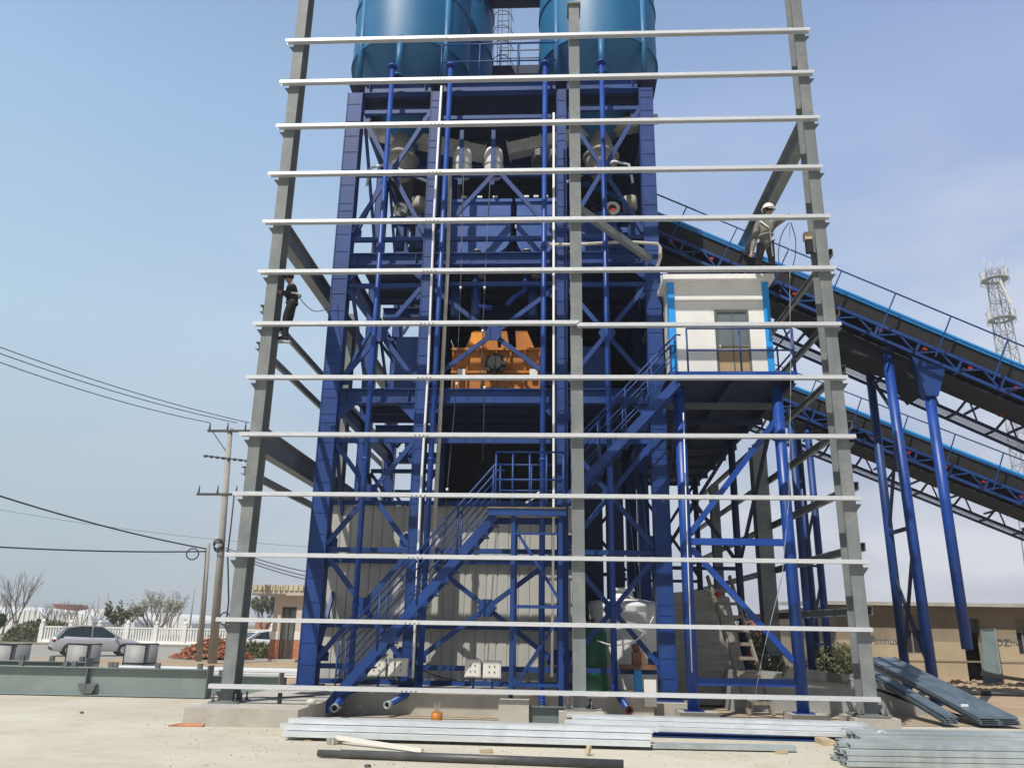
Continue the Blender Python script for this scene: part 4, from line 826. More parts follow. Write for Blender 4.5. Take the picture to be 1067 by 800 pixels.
# ------------------------------------------------------------------ left yard: grey beams, coils
def ibeam_obj(x0, x1, Y, z, h, w, label, plates=()):
    o = thing('steel_beam', ((x0 + x1) / 2, Y, z), label, 'steel beam', 'grey steel beams lying in the yard')
    B().ibeam((x0, Y, z + h / 2), (x1, Y, z + h / 2), w, h, .018).build('profile', 'greybeam', o)
    B().bx(x1, x1 + .03, Y - w / 2 - .03, Y + w / 2 + .03, z - .0, z + h + .08).build('end_plate', 'greydk', o)
    for xx in plates: B().bx(xx - .05, xx + .05, Y - w / 2 + .0, Y - w / 2 + .07, z + h, z + h + .12).build('clip', 'greydk', o)
    xx = x1 - 2.75; B().poly([(xx - .22, Y - w / 2 + .02, z + h * .42), (xx + .22, Y - w / 2 + .02, z + h * .42), (xx + .14, Y - w / 2 + .02, z + .04), (xx - .1, Y - w / 2 + .02, z + .04)], (0, .08, 0)).build('bracket', 'greydk', o); B().bx(xx - .04, xx - .02, Y - w / 2 + .01, Y - .01, z + .02, z + h - .02).build('stiffener', 'greydk', o)
    return o
e = G(213, 728); Yb = e.y + .12
ibeam_obj(-17, e.x, Yb, 0.02, .60, .25, 'nearest long grey steel beam lying in the yard at left', [P(px, 697, Yb).x for px in (24, 70, 79, 117, 122, 166, 210)])
e2 = P(90, 690, Yb + 1.0); ibeam_obj(-19, e2.x, Yb + 1.1, .02, .66, .25, 'grey steel beam lying behind the nearest one, ending near the first coil', [P(px, 690, Yb + 1.1).x for px in (25, 56, 87)])
e3 = P(292, 712, Yb + 1.0); ibeam_obj(P(205, 710, Yb + 1).x, e3.x, Yb + 1.0, .02, .42, .25, 'short grey steel beam lying behind the left footing', [P(px, 702, Yb + 1.0).x for px in (232, 252)])
ws = thing('sheet_bundle', (-9, Yb + 2.2, 0), 'bundle of long white roofing sheets lying behind the grey beams', 'sheet bundle')
xa_, xb_ = P(112, 700, Yb + 2.2).x, P(330, 700, Yb + 2.2).x
for k in range(3): B().bx(xa_ + k * .05, xb_ - k * .1, Yb + 1.7, Yb + 2.7, .38 + k * .055, .425 + k * .055).build('sheet', 'pvc', ws)
B().bx(xa_ + .5, xa_ + .6, Yb + 1.7, Yb + 2.7, 0, .38).build('bearer', 'wood', ws); B().bx(xb_ - 1, xb_ - .9, Yb + 1.7, Yb + 2.7, 0, .38).build('bearer', 'wood', ws); B().bx((xa_ + xb_) / 2, (xa_ + xb_) / 2 + .1, Yb + 1.7, Yb + 2.7, 0, .38).build('bearer', 'wood', ws)
for px, lab, r_ in ((5, 'grey strapped sheet coil cut by the left picture edge', .52), (84, 'grey strapped sheet coil in front of the silver car tail', .42), (144, 'grey strapped sheet coil right of the silver car', .42)):
    q = P(px, 700, Yb + 3.4); o = thing('sheet_coil', (q.x, q.y, 0), lab, 'coil', 'strapped steel coils')
    zt = P(px, 670, Yb + 3.4).z; B().lathe((q.x, q.y, 0), [(r_ * .55, .02), (r_, .02), (r_, zt), (r_ * .55, zt), (r_ * .55, .02)], 40, True).build('coil', 'coilgrey', o)
    for k in range(40): pass
    b = B(); b.lathe((q.x, q.y, 0), [(r_ + .002, zt * .52), (r_ + .008, zt * .52), (r_ + .008, zt * .52 + .035), (r_ + .002, zt * .52 + .035)], 40, False); b.lathe((q.x, q.y, 0), [(r_ - .05, zt + .003), (r_ + .01, zt + .003), (r_ + .01, zt - .02), (r_ + .002, zt - .02)], 40, False)
    for a in (-2.35, -.85): b.bx(q.x + math.cos(a) * r_ - .018, q.x + math.cos(a) * r_ + .018, q.y + math.sin(a) * r_ - .012, q.y + math.sin(a) * r_ + .012, .02, zt)
    b.build('strap', 'blk', o)
# ------------------------------------------------------------------ cars
def car(loc, rz, mm, label, sedan=False):
    o = thing('parked_car', loc, label, 'car', 'parked cars', rz); o.scale = (.86, .86, .86)
    # local: +x forward, length 4.6, width 1.85
    secs = []
    prof = [(-2.3, .35, .95), (-2.22, .28, 1.02), (-1.7, .25, 1.05), (-.5, .25, 1.0), (.9, .25, .98), (1.8, .26, .88), (2.2, .32, .72), (2.3, .4, .6)]
    b = B(); vs = []; K = 8
    for (X, z0, z1) in prof:
        wy = .90 * (1 - .10 * abs(X / 2.3) ** 4)
        vs += [(X, -wy * .9, z0), (X, -wy, z0 + .15), (X, -wy, z1 - .18), (X, -wy * .93, z1), (X, wy * .93, z1), (X, wy, z1 - .18), (X, wy, z0 + .15), (X, wy * .9, z0)]
    n = len(prof); fs = []
    for i in range(n - 1):
        for k in range(8): fs.append((i * 8 + k, i * 8 + (k + 1) % 8, (i + 1) * 8 + (k + 1) % 8, (i + 1) * 8 + k))
    b.add(vs, fs, True); b.add(vs, [tuple(range(7, -1, -1)), tuple(range((n - 1) * 8, n * 8))]); b.build('body', mm, o, local=True)
    cab = [(-2.1, .98), (-1.65, 1.55), (-.9, 1.64), (.1, 1.62), (1.15, .97)] if not sedan else [(-1.75, .98), (-1.0, 1.38), (-.5, 1.44), (.3, 1.42), (1.15, .95)]
    g = B(); vs = []
    for (X, z) in cab:
        vs += [(X, -.82 + .18 * max(0, (z - 1)) / .6, z), (X, .82 - .18 * max(0, (z - 1)) / .6, z)]
    base = [(X, s_ * .84, .96) for X, z in cab for s_ in (-1, 1)]
    n = len(cab); allv = vs + base; fs = []
    for i in range(n - 1):
        fs.append((2 * i, 2 * i + 2, 2 * i + 3, 2 * i + 1)); fs.append((2 * i, 2 * n + 2 * i, 2 * n + 2 * i + 2, 2 * i + 2)); fs.append((2 * i + 1, 2 * i + 3, 2 * n + 2 * i + 3, 2 * n + 2 * i + 1))
    g.add(allv, fs); g.build('windows', 'glass', o, local=True)
    r_ = B(); i0, i1 = 1, 3
    zz = [c_[1] for c_ in cab]
    r_.poly([(cab[1][0] - .06, -.68, zz[1] + .0), (cab[2][0], -.68, zz[2] + .02), (cab[3][0] + .05, -.68, zz[3] + .01), (cab[3][0], -.68, zz[3] - .06), (cab[2][0], -.68, zz[2] - .05), (cab[1][0], -.68, zz[1] - .07)], (0, 1.36, 0)); r_.build('roof', mm, o, local=True)
    for s_ in (-1, 1):
        pl = B(); pl.bar((cab[0][0], s_ * .84, .97), (cab[1][0], s_ * .69, zz[1]), .1, .16); pl.build('pillar', mm, o, local=True); pl = B(); pl.bar((cab[3][0], s_ * .70, zz[3]), (cab[4][0], s_ * .84, .97), .05, .07); pl.build('pillar', mm, o, local=True); pl = B(); pl.bar((-.35, s_ * .83, .97), (-.35, s_ * .70, zz[2] - .03), .04, .07); pl.build('pillar', mm, o, local=True)
    for X in (-1.4, 1.4):
        for s_ in (-1, 1):
            w = B().tube((X, s_ * .74, .34), (X, s_ * .95, .34), .34, 24).build('wheel', 'tyre', o, local=True); B().tube((X, s_ * .94, .34), (X, s_ * .965, .34), .2, 16).build('rim', 'galvdk', w, local=True)
    for s_ in (-1, 1): B().box((-2.2, s_ * .66, .84), (.18, .36, .14)).build('tail_light', 'red', o, local=True); B().box((2.12, s_ * .62, .68), (.2, .34, .12)).build('headlight', 'pvc', o, local=True); B().box((.85, s_ * .98, 1.02), (.1, .16, .12)).build('mirror', mm, o, local=True)
    B().box((-2.3, 0, .66), (.02, .46, .12)).build('number_plate', 'slate', o, local=True)
    B().box((-2.27, 0, .42), (.1, 1.6, .16)).build('bumper', 'blk' if mm == 'carsil' else mm, o, local=True)
    return o
q = G(88, 684); car((q.x - .1, q.y + 1.0, .02), R(36), 'carsil', 'silver estate car seen from behind beyond the strapped coils')
q = G(262, 686); car((q.x, q.y + 2.2, .02), R(48), 'carwhite', 'white saloon car half hidden behind the left grey column', True)
# ------------------------------------------------------------------ balustrade, bollard, brick heap, guardhouse, poles
Yr = 64.0
bl = thing('balustrade', (P(200, 660, Yr).x, Yr, 0), 'long white balustrade with square posts along the far side of the road', 'fence')
xs = [P(45, 650, Yr).x, P(345, 650, Yr).x]; zt = 1.25; nP = int((xs[1] - xs[0]) / 2.25); 
for k in range(nP + 1):
    X = xs[0] + (xs[1] - xs[0]) * k / nP; c = B().bx(X - .16, X + .16, Yr - .16, Yr + .16, 0, zt + .2).build('post', 'fence', bl); B().ball((X, Yr, zt + .32), .17, 10).build('finial', 'fence', c)
    if k < nP:
        X2_ = xs[0] + (xs[1] - xs[0]) * (k + 1) / nP; p = B(); p.bx(X + .16, X2_ - .16, Yr - .08, Yr + .08, zt - .12, zt); p.bx(X + .16, X2_ - .16, Yr - .09, Yr + .09, .1, .26)
        for j in range(9): xx = X + .3 + (X2_ - X - .6) * j / 8; p.bx(xx - .055, xx + .055, Yr - .05, Yr + .05, .26, zt - .12)
        p.build('panel', 'fence', bl)
B().bx(xs[0], xs[1], Yr - .3, Yr + .3, 0, .1).build('kerb', 'fence', bl)
q = G(43, 668); o = thing('bollard', q, 'red and white striped bollard at the end of the white balustrade', 'bollard')
for k in range(4): B().tube((q.x, q.y, k * .45), (q.x, q.y, k * .45 + .45), .3 - .04 * k, 14, r2=.3 - .04 * (k + 1)).build('band', 'red' if k % 2 == 0 else 'white', o)
bh = B(); q = G(200, 688)
for k in range(420):
    r_ = random.random() ** .6 * 1.75; a = random.uniform(0, 6.28); hh = max(0, 1.15 * (1 - r_ / 1.85)); bh.box((q.x + .1 + r_ * math.cos(a) * 1.1, q.y + 2.0 + r_ * math.sin(a) * .8, hh * random.uniform(.4, 1) + .05), (.24, .115, .06), random.uniform(0, 3.1))
tag(bh.build('brick_heap', 'brick'), 'heap of loose red bricks beside the utility poles', 'brick heap', kind='stuff')
bh = B(); bh.lathe((q.x + .6, q.y + 2.0, 0), [(.01, .95), (1.2, .5), (2.2, .02)], 18)
# utility poles
def pole(bx_, by_, tx, ty, Y, r0, r1, label):
    a = P(bx_, by_, Y); a.z = 0; t = P(tx, ty, Y); o = thing('utility_pole', a, label, 'utility pole', 'concrete utility poles'); B().tube(a, t, r0, 16, r2=r1).build('pole', 'pole', o); return o, a, t
po, pa2, pt_ = pole(221, 692, 240, 446, 35, .19, .11, 'taller concrete utility pole with two crossarms left of the frame')
def along(t): return pa2.lerp(pt_, t)
for zf, wl, wr, nm in ((.985, 1.0, 1.0, 3), (.70, 1.25, .8, 3)):
    c = along(zf); B().bx(c.x - wl, c.x + wr, 34.85, 34.97, c.z - .05, c.z + .05).build('crossarm', 'steeldk', po)
    for k in range(nm): xx = c.x - wl + .08 + (wl + wr - .16) * k / (nm - 1) * .9; B().tube((xx, 34.9, c.z + .05), (xx, 34.9, c.z + .38), .045, 8, r2=.03).build('insulator', 'steeldk', po)
c = along(.86); b = B()
for k in range(9): xx = c.x - 1.0 + k * .27; b.ball((xx, 34.9, c.z + .1 - .03 * k), .10, 8, (1.1, 1, .7))
b.bar((c.x - 1.1, 34.9, c.z + .12), (c.x + 1.5, 34.9, c.z - .16), .05, .05); b.build('insulator_string', 'steeldk', po)
b = B(); b.bar(along(.985) + V((-.8, -.1, 0)), along(.88), .04, .04); b.build('stay_bar', 'steeldk', po)
c = along(.47); b = B()
for k in range(5): b.path([V((c.x + .0 + .22 * math.cos(a), 34.75 - k * .03, c.z + .2 * math.sin(a) + .04 * k)) for a in [2 * math.pi * j / 16 for j in range(17)]], .016, 6)
b.build('cable_coil', 'wire', po)
b = B(); b.path([along(.7) + V((.45, -.1, 0)), along(.55) + V((.4, -.1, 0)), along(.45) + V((.35, -.1, 0)), along(.25) + V((.55, -.1, 0)), along(.15) + V((.5, -.1, 0))], .035, 6); b.path([V((along(.18).x + .45 + .22 * math.cos(a), 34.85, along(.18).z + .25 * math.sin(a))) for a in [2 * math.pi * j / 14 for j in range(15)]], .03, 6); b.build('down_cable', 'wire', po)
po2, a2, t2 = pole(208, 682, 217, 566, 36.5, .14, .10, 'shorter thin concrete utility pole left of the taller one')
c = a2.lerp(t2, .93); b = B(); b.path([V((c.x - .55 + .28 * math.cos(a), 36.2, c.z - .15 + .25 * math.sin(a))) for a in [2 * math.pi * j / 14 for j in range(15)]], .03, 6); b.build('cable_loop', 'wire', po2)
def wire(p, q, sag, r, label, mm='wire'):
    p, q = V(p), V(q); n = 16; tag(B().path([p.lerp(q, k / n) - V((0, 0, sag * 4 * (k / n) * (1 - k / n))) for k in range(n + 1)], r, 5).build('overhead_wire', mm), label, 'wire', 'overhead wires')
top = along(.985); ex = 0
for i, (py, dx, nm) in enumerate(((361, .9, 'top'), (368, .3, 'second'), (377, -.95, 'third'))): wire(P(-60, py - 22, 24), (top.x + dx, 34.9, top.z + .38), .25, .018, '%s of the three thin wires coming in high from the left' % nm)
wire(P(-60, 497, 26), a2.lerp(t2, .95), .2, .032, 'thick dark cable sloping down from the left to the short pole')
wire(P(-60, 566, 30), a2.lerp(t2, .93), .12, .032, 'nearly level dark cable running left from the short pole')
for i, py in enumerate((585, 592, 597)): wire(along(.47) + V((.2, 0, -.1 * i)), P(420, py + 16, 45), .5, .02, '%s of the thin cables sagging right behind the left column' % ('upper', 'middle', 'lower')[i])
wire(P(-60, 520, 60), P(330, 570, 70), .5, .014, 'faint far wire crossing the sky at lower left'); 
# guardhouse
Yg = 38.0
gh = thing('guardhouse', P(290, 690, Yg), 'small guardhouse with flat tiled roof, brown glazed door and brick red base', 'building')
gx0 = P(283, 660, Yg).x; gx1 = gx0 + 4.5; zr = P(300, 620, Yg).z
dx0_, dx1_ = P(292, 660, Yg).x, P(307, 660, Yg).x; dzt = P(300, 632, Yg).z; zb1 = P(290, 666, Yg).z
b = B(); b.bx(gx0, dx0_, Yg, Yg + .2, zb1, zr); b.bx(dx1_, gx1, Yg, Yg + .2, zb1, zr); b.bx(dx0_, dx1_, Yg, Yg + .2, dzt, zr); b.bx(gx0, gx0 + .2, Yg + .2, Yg + 3, .0, zr); b.bx(gx1 - .2, gx1, Yg + .2, Yg + 3, 0, zr); b.bx(gx0, gx1, Yg + 3, Yg + 3.2, 0, zr); b.build('wall', 'pink', gh)
b = B(); b.bx(gx0 - .04, dx0_, Yg - .04, Yg + .2, 0, zb1); b.bx(dx1_, gx1 + .04, Yg - .04, Yg + .2, 0, zb1); b.build('base_wall', 'brick', gh)
b = B(); b.bx(gx0 - .05, dx0_, Yg - .05, Yg + .1, zb1, zb1 + .35); b.bx(dx1_, gx1, Yg - .05, Yg + .1, zb1, zb1 + .35); b.build('band', 'white', gh)
B().bx(gx0 - .9, gx1 + .5, Yg - .35, Yg + 3.6, zr, zr + .12).build('roof', 'ply', gh)
b = B(); b.bx(gx0 - .95, gx1 + .5, Yg - .4, Yg - .35, zr - .02, zr + .4)
b.build('fascia', 'ply', gh)
b = B(); xx = gx0 - .9
while xx < gx1 + .4: b.bx(xx, xx + .16, Yg - .45, Yg - .405, zr + .2, zr + .46); xx += .24
b.build('fascia_tile', 'paletile', gh)
d_ = B(); d_.bx(dx0_, dx0_ + .1, Yg + .02, Yg + .1, 0, dzt); d_.bx(dx1_ - .1, dx1_, Yg + .02, Yg + .1, 0, dzt); d_.bx(dx0_ + .1, dx1_ - .1, Yg + .02, Yg + .1, dzt - .1, dzt); d_.bx(dx0_ + .1, dx1_ - .1, Yg + .02, Yg + .1, 1.85, 1.95); d_.bx(dx0_ + .1, dx1_ - .1, Yg + .03, Yg + .08, 0, .95); d_.bx((dx0_ + dx1_) / 2 - .03, (dx0_ + dx1_) / 2 + .03, Yg + .02, Yg + .1, .9, dzt)
dd = d_.build('door', 'doorbrown', gh); B().bx(dx0_ + .1, dx1_ - .1, Yg + .06, Yg + .07, .95, dzt - .1).build('pane', 'doorgl', dd)
B().bx(dx0_ - .2, dx1_ + .3, Yg - .6, Yg - .05, 0, .12).build('step', 'conc', gh)
# ------------------------------------------------------------------ tan building at the right
Yb2 = 32.0
hb = thing('tan_building', (16, Yb2, 0), 'low tan stucco building with dark openings behind the conveyor legs', 'building')
xl = P(872, 660, Yb2).x; xr = 30.0; zt = P(1000, 632, Yb2).z; zm = P(960, 668, Yb2).z
wins = [(P(941, 660, Yb2).x, P(962, 660, Yb2).x, P(950, 681, Yb2).z, P(950, 641, Yb2).z), (P(1003, 660, Yb2).x, P(1022, 660, Yb2).x, 0.05, P(1010, 644, Yb2).z), (P(1059, 660, Yb2).x, P(1075, 660, Yb2).x, P(1060, 682, Yb2).z, P(1060, 644, Yb2).z)]
xs_ = [xl] + [v for w in wins for v in w[:2]] + [xr]
b = B(); lo = B()
for i in range(0, len(xs_), 2):
    b.bx(xs_[i], xs_[i + 1], Yb2, Yb2 + .3, zm, zt); lo.bx(xs_[i], xs_[i + 1], Yb2 - .02, Yb2 + .3, 0, zm - .0)
for (a, c, z0, z1) in wins:
    b.bx(a, c, Yb2, Yb2 + .3, z1, zt)
    if z0 > .1: lo.bx(a, c, Yb2 - .02, Yb2 + .3, 0, z0)
b.bx(xl, xl + .3, Yb2 + .3, Yb2 + 8, 0, zt); b.bx(xr - .3, xr, Yb2 + .3, Yb2 + 8, 0, zt); b.bx(xl, xr, Yb2 + 8, Yb2 + 8.3, 0, zt)
b.build('wall', 'stucco', hb); lo.build('lower_wall', 'stuccolt', hb)
B().poly([(xl - .5, Yb2 - .5, zt), (xl - .5, Yb2 + 8.6, zt + .25), (xl - .5, Yb2 + 8.6, zt + .38), (xl - .5, Yb2 - .5, zt + .13)], (xr - xl + 1, 0, 0)).build('roof', 'conc', hb)
for (a, c, z0, z1) in wins:
    if z0 > .1:
        w_ = B(); w_.bx(a, c, Yb2 + .12, Yb2 + .16, z0, z0 + .05); w_.bx(a, c, Yb2 + .12, Yb2 + .16, z0 + (z1 - z0) * .62, z0 + (z1 - z0) * .67); w_.bx((a + c) / 2 - .03, (a + c) / 2 + .03, Yb2 + .12, Yb2 + .16, z0 + .05, z0 + (z1 - z0) * .62); w_ = w_.build('window', 'wood', hb)
        B().bx(a, c, Yb2 + .2, Yb2 + .21, z0, z0 + (z1 - z0) * .64).build('pane', 'dark', w_); B().bx(a, c, Yb2 + .19, Yb2 + .25, z0 + (z1 - z0) * .68, z1).build('lintel_panel', 'stucco', hb)
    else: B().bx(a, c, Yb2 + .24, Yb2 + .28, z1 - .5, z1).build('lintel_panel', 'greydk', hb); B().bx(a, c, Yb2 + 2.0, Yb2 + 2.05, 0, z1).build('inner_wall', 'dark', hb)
B().bx(xl, xr, Yb2 - .04, Yb2 - .022, P(960, 688, Yb2).z - .03, P(960, 688, Yb2).z + .03).build('string_course', 'stucco', hb)
def text(body, size, p, mm, parent, name='lettering'):
    cu = bpy.data.curves.new(name, 'FONT'); cu.body = body; cu.size = size; cu.extrude = .004; ob = bpy.data.objects.new(name, cu); COL.objects.link(ob)
    dg = bpy.context.evaluated_depsgraph_get(); me = bpy.data.meshes.new_from_object(ob.evaluated_get(dg)); bpy.data.objects.remove(ob)
    o = bpy.data.objects.new(name, me); COL.objects.link(o); o.parent = parent; me.transform(Matrix.Translation(V(p) - parent.location) @ Matrix.Rotation(R(90), 4, 'X')); me.materials.clear(); me.materials.append(M[mm]); return o
zT = P(930, 671, Yb2).z - .15
text('Hmhust', .36, (P(906, 671, Yb2).x, Yb2 - .03, zT + .15), 'slate', hb); text('DZhv', .36, (P(1037, 668, Yb2).x, Yb2 - .03, P(1037, 668, Yb2).z - .15), 'slate', hb)
q = P(1033, 708, Yb2 - 1.2); q.z = 0; o = thing('leaning_door', q, 'faded green metal door leaf leaning beside the dark doorway', 'door')
a, c = P(1025, 712, Yb2 - 1.1), P(1041, 712, Yb2 - 1.1); a1, c1_ = P(1023, 656, Yb2 - .2), P(1036, 655, Yb2 - .2)
B().poly([(a.x, a.y, .02), (c.x + .1, c.y, .02), (c1_.x, c1_.y, c1_.z), (a1.x, a1.y, a1.z)], (0, .05, 0)).build('leaf', 'teal', o)
b = B(); b.bar((a1.x, a1.y - .02, a1.z), (c1_.x, c1_.y - .02, c1_.z), .05, .05); b.bar((c1_.x, c1_.y - .03, c1_.z), (c.x + .1, c.y - .03, .02), .05, .05); b.build('frame', 'greydk', o)
for i, (px, py, l_, lab) in enumerate(((1050, 706, 1.6, 'pale timber lying among rubble by the tan building'), (1058, 714, 1.9, 'dark timber lying nearer among the rubble'))):
    q = G(px, py); tag(B().bar((q.x - l_ / 2, q.y + .3, .35), (q.x + l_ / 2, q.y - .3, .1), .14, .12).build('timber', 'woodlt' if i == 0 else 'wood'), lab, 'timber')
b = B(); a = G(1000, 724); c = G(1100, 727); b.path([V((a.x, a.y, .06)), V((c.x, c.y, .06))], .08, 8); tag(b.build('black_hose', 'blk'), 'thick black hose lying across the sandy ground at right', 'hose')
q = G(1012, 706); tag(B().ball((q.x, q.y - .4, .25), .3, 8, (1, .8, 1)).build('stone', 'conc'), 'pale stone at the foot of the dark doorway', 'stone')
# red-roofed house beyond
q = P(840, 690, 48); rh = thing('small_house', (q.x, 50, 0), 'pale house with a dull red roof beyond the round posts', 'house')
X0, X1 = P(800, 670, 48).x, P(866, 670, 48).x; ze = P(835, 665, 48).z; zr_ = P(850, 640, 52).z
B().bx(X0, X1, 48, 56, 0, ze).build('wall', 'stuccolt', rh); B().poly([(X0 - .3, 47.6, ze), (X0 - .3, 56.4, ze), (X0 - .3, 52, zr_)], (X1 - X0 + .6, 0, 0)).build('roof', 'redroof', rh)
# telecom tower
Yt = 120.0
tt = thing('telecom_tower', P(1060, 600, Yt), 'tall lattice telecom mast with antenna rings at the right edge', 'mast')
q = P(1040, 283, Yt); cx, zt = P(1052, 450, Yt).x, q.z; cx = P(1040, 300, Yt).x; cx = (cx + P(1053, 400, Yt).x) / 2
legs = [(-1, -1), (1, -1), (1, 1), (-1, 1)]; wz = lambda z: .75 + 1.2 * (1 - z / zt)
b = B()
for (sx, sy) in legs: b.bar((cx + sx * wz(0), Yt + sy * wz(0), 0), (cx + sx * wz(zt), Yt + sy * wz(zt), zt), .16, .16)
b.build('leg', 'lattice', tt); b = B(); nl = 22
for k in range(nl):
    z0, z1 = zt * k / nl, zt * (k + 1) / nl
    for i in range(4):
        a, c = legs[i], legs[(i + 1) % 4]
        b.bar((cx + a[0] * wz(z0), Yt + a[1] * wz(z0), z0), (cx + c[0] * wz(z1), Yt + c[1] * wz(z1), z1), .065, .065); b.bar((cx + c[0] * wz(z0), Yt + c[1] * wz(z0), z0), (cx + a[0] * wz(z1), Yt + a[1] * wz(z1), z1), .065, .065); b.bar((cx + a[0] * wz(z1), Yt + a[1] * wz(z1), z1), (cx + c[0] * wz(z1), Yt + c[1] * wz(z1), z1), .11, .11)
b.build('lattice', 'lattice', tt)
for zz in (zt - 1.5, zt - 8.2):
    pf = B().lathe((cx, Yt, 0), [(.9, zz), (1.9, zz), (1.9, zz + .06), (.9, zz + .06), (.9, zz)], 20, False).build('platform', 'lattice', tt)
    b = B()
    for k in range(14): a = k * 2 * math.pi / 14; b.tube((cx + 2 * math.cos(a), Yt + 2 * math.sin(a), zz - .6), (cx + 2 * math.cos(a), Yt + 2 * math.sin(a), zz + 1.2), .045, 6)
    for k in range(14): a = k * 2 * math.pi / 14; a2_ = a + 2 * math.pi / 14; b.bar((cx + 2 * math.cos(a), Yt + 2 * math.sin(a), zz + 1.3), (cx + 2 * math.cos(a2_), Yt + 2 * math.sin(a2_), zz + 1.3), .07, .07)
    b.build('railing', 'lattice', pf)
    for k in range(4): a = k * math.pi / 2 + .3; B().box((cx + 2.15 * math.cos(a), Yt + 2.3 * math.sin(a), zz + .5), (.26, .2, 1.3), a).build('antenna_panel', 'white', tt)
for dx in (-1.1, -.2, .9, 1.7): B().tube((cx + dx, Yt, zt - .5), (cx + dx, Yt, zt + 2.0 + .4 * math.sin(dx * 5)), .08, 8, r2=.06).build('whip_antenna', 'white', tt)
B().bar((cx - .5, Yt - 2.2, zt - 2.5), (cx + .4, Yt - 2.2, zt - 6.5), .35, .35).build('feeder', 'white', tt)
# ------------------------------------------------------------------ background left: greenhouses, house, trees
for i, (pa, pbx, Yk, py) in enumerate(((-60, 8, 105, 632), (8, 50, 105, 635), (50, 96, 105, 637), (96, 140, 112, 638), (140, 200, 118, 639), (-60, 60, 130, 631), (60, 140, 135, 634))):
    X0, X1 = P(pa, 650, Yk).x, P(pbx, 650, Yk).x; zt = max(2.4, P((pa + pbx) / 2, py, Yk).z); n = 12; cxx = (X0 + X1) / 2; w = (X1 - X0) / 2
    o = thing('greenhouse', (cxx, Yk, 0), ('white film greenhouse at the far left picture edge', 'white film greenhouse below the yellow house, left half', 'white film greenhouse below the yellow house, right half', 'white film greenhouse above the silver car roof', 'white film greenhouse behind the bare bushy tree', 'farther white greenhouse at the left', 'farther white greenhouse beyond the silver car')[i], 'greenhouse', 'white greenhouses')
    B().poly([(X0, Yk, 0)] + [(cxx - w * math.cos(math.pi * k / n), Yk, 1.2 + (zt - 1.2) * math.sin(math.pi * k / n)) for k in range(n + 1)] + [(X1, Yk, 0)], (0, 12, 0)).build('cover', 'film', o)
    b = B()
    for k in range(1, 8): xx = X0 + (X1 - X0) * k / 8; b.bx(xx - .05, xx + .05, Yk - .06, Yk - .01, 0, 1.2 + (zt - 1.2) * math.sin(math.acos(max(-1, min(1, (cxx - xx) / w)))) - .05)
    b.build('hoop', 'lattice', o)
q = P(60, 640, 140); yh = thing('yellow_house', (q.x, 142, 0), 'distant yellow gabled house with a dark red roof above the greenhouses', 'house')
X0, X1 = P(49, 640, 140).x, P(62, 640, 140).x; zw = P(55, 634, 140).z; zp = P(56, 629, 140).z
B().poly([(X0, 140, 0), (X1, 140, 0), (X1, 140, zw - .6), ((X0 + X1) / 2, 140, zp - .2), (X0, 140, zw - .6)], (0, 8, 0)).build('wall', 'yellowh', yh)
XR2 = P(75, 640, 140).x
B().poly([((X0 + X1) / 2 - .4, 139.6, zp), (X1 + .6, 139.6, zw - .9), (XR2, 141, zw - 1.1), (X1 + .6, 141, zp)], (0, 6, 0)).build('roof', 'redroof', yh)
B().bx(X1 - .5, XR2 - .3, 141.2, 147, 0, zw - 1.0).build('wing', 'yellowh', yh)
def bare_tree(base, h, spread, label, seed, mm='bark', leaf=None, nleaf=0, depth=5, up=.6, nfirst=5, cat='tree', name='bare_tree', tr=None, lsz=.08):
    rnd = random.Random(seed); o = thing(name, base, label, cat)
    tb = B(); br = B(); tips = []
    base = V(base); trh = h * up * .35
    tb.path([base, base + V((0, 0, trh))], [tr or h * .022, (tr or h * .022) * .8], 8); tb.build('trunk', mm, o)
    def rec(p, d, L_, r, k):
        q = p + d * L_ * .5 + V((rnd.uniform(-.06, .06), rnd.uniform(-.06, .06), 0)) * L_; e = q + (d + V((0, 0, .12))).normalized() * L_ * .5
        br.path([p, q, e], [r, r * .8, r * .6], 5 if k > 1 else 3)
        if k <= 1: tips.append((p, e))
        if k == 0: return
        for j in range(rnd.choice((2, 3, 3)) if k > 1 else 3):
            nd = (d + V((rnd.uniform(-1, 1), rnd.uniform(-1, 1), rnd.uniform(-.25, .7))) * spread).normalized(); rec(p.lerp(e, rnd.uniform(.45, 1)), nd, L_ * rnd.uniform(.55, .8), r * .58, k - 1)
    for j in range(nfirst): a = 2 * math.pi * j / nfirst + rnd.uniform(-.4, .4); d = V((math.cos(a) * spread, math.sin(a) * spread, 1)).normalized(); rec(base + V((0, 0, trh * rnd.uniform(.6, 1))), d, h * .33, h * .011, depth)
    br.build('branches', mm, o)
    if leaf:
        lb = B()
        for k in range(nleaf):
            p, e = rnd.choice(tips); c = p.lerp(e, rnd.random()) + V((rnd.gauss(0, .12), rnd.gauss(0, .12), rnd.gauss(0, .1))) * (h * .15); s_ = lsz * rnd.uniform(.6, 1.4); a = V((rnd.gauss(0, 1), rnd.gauss(0, 1), rnd.gauss(0, 1))).normalized(); c2 = a.orthogonal().normalized()
            lb.add([c - a * s_, c + c2 * s_ * .6, c + a * s_, c - c2 * s_ * .6], [(0, 1, 2, 3)])
        lb.build('leaves', leaf, o)
    return o
q = G(14, 664); bare_tree((q.x, q.y, 0), 6.8, .34, 'slender bare tree with reddish twigs at the left edge', 3, depth=4, nfirst=4)
q = G(30, 662); bare_tree((q.x + 2, q.y + 4, 0), 4.6, .42, 'smaller bare tree just right of the slender one', 5, depth=4, nfirst=4)
q = P(163, 650, 72); bare_tree((q.x, 72, 0), 5.4, .6, 'bushy bare tree with faint buds behind the white balustrade', 9, leaf='leafy', nleaf=900, depth=5, nfirst=8, up=.15, lsz=.07)
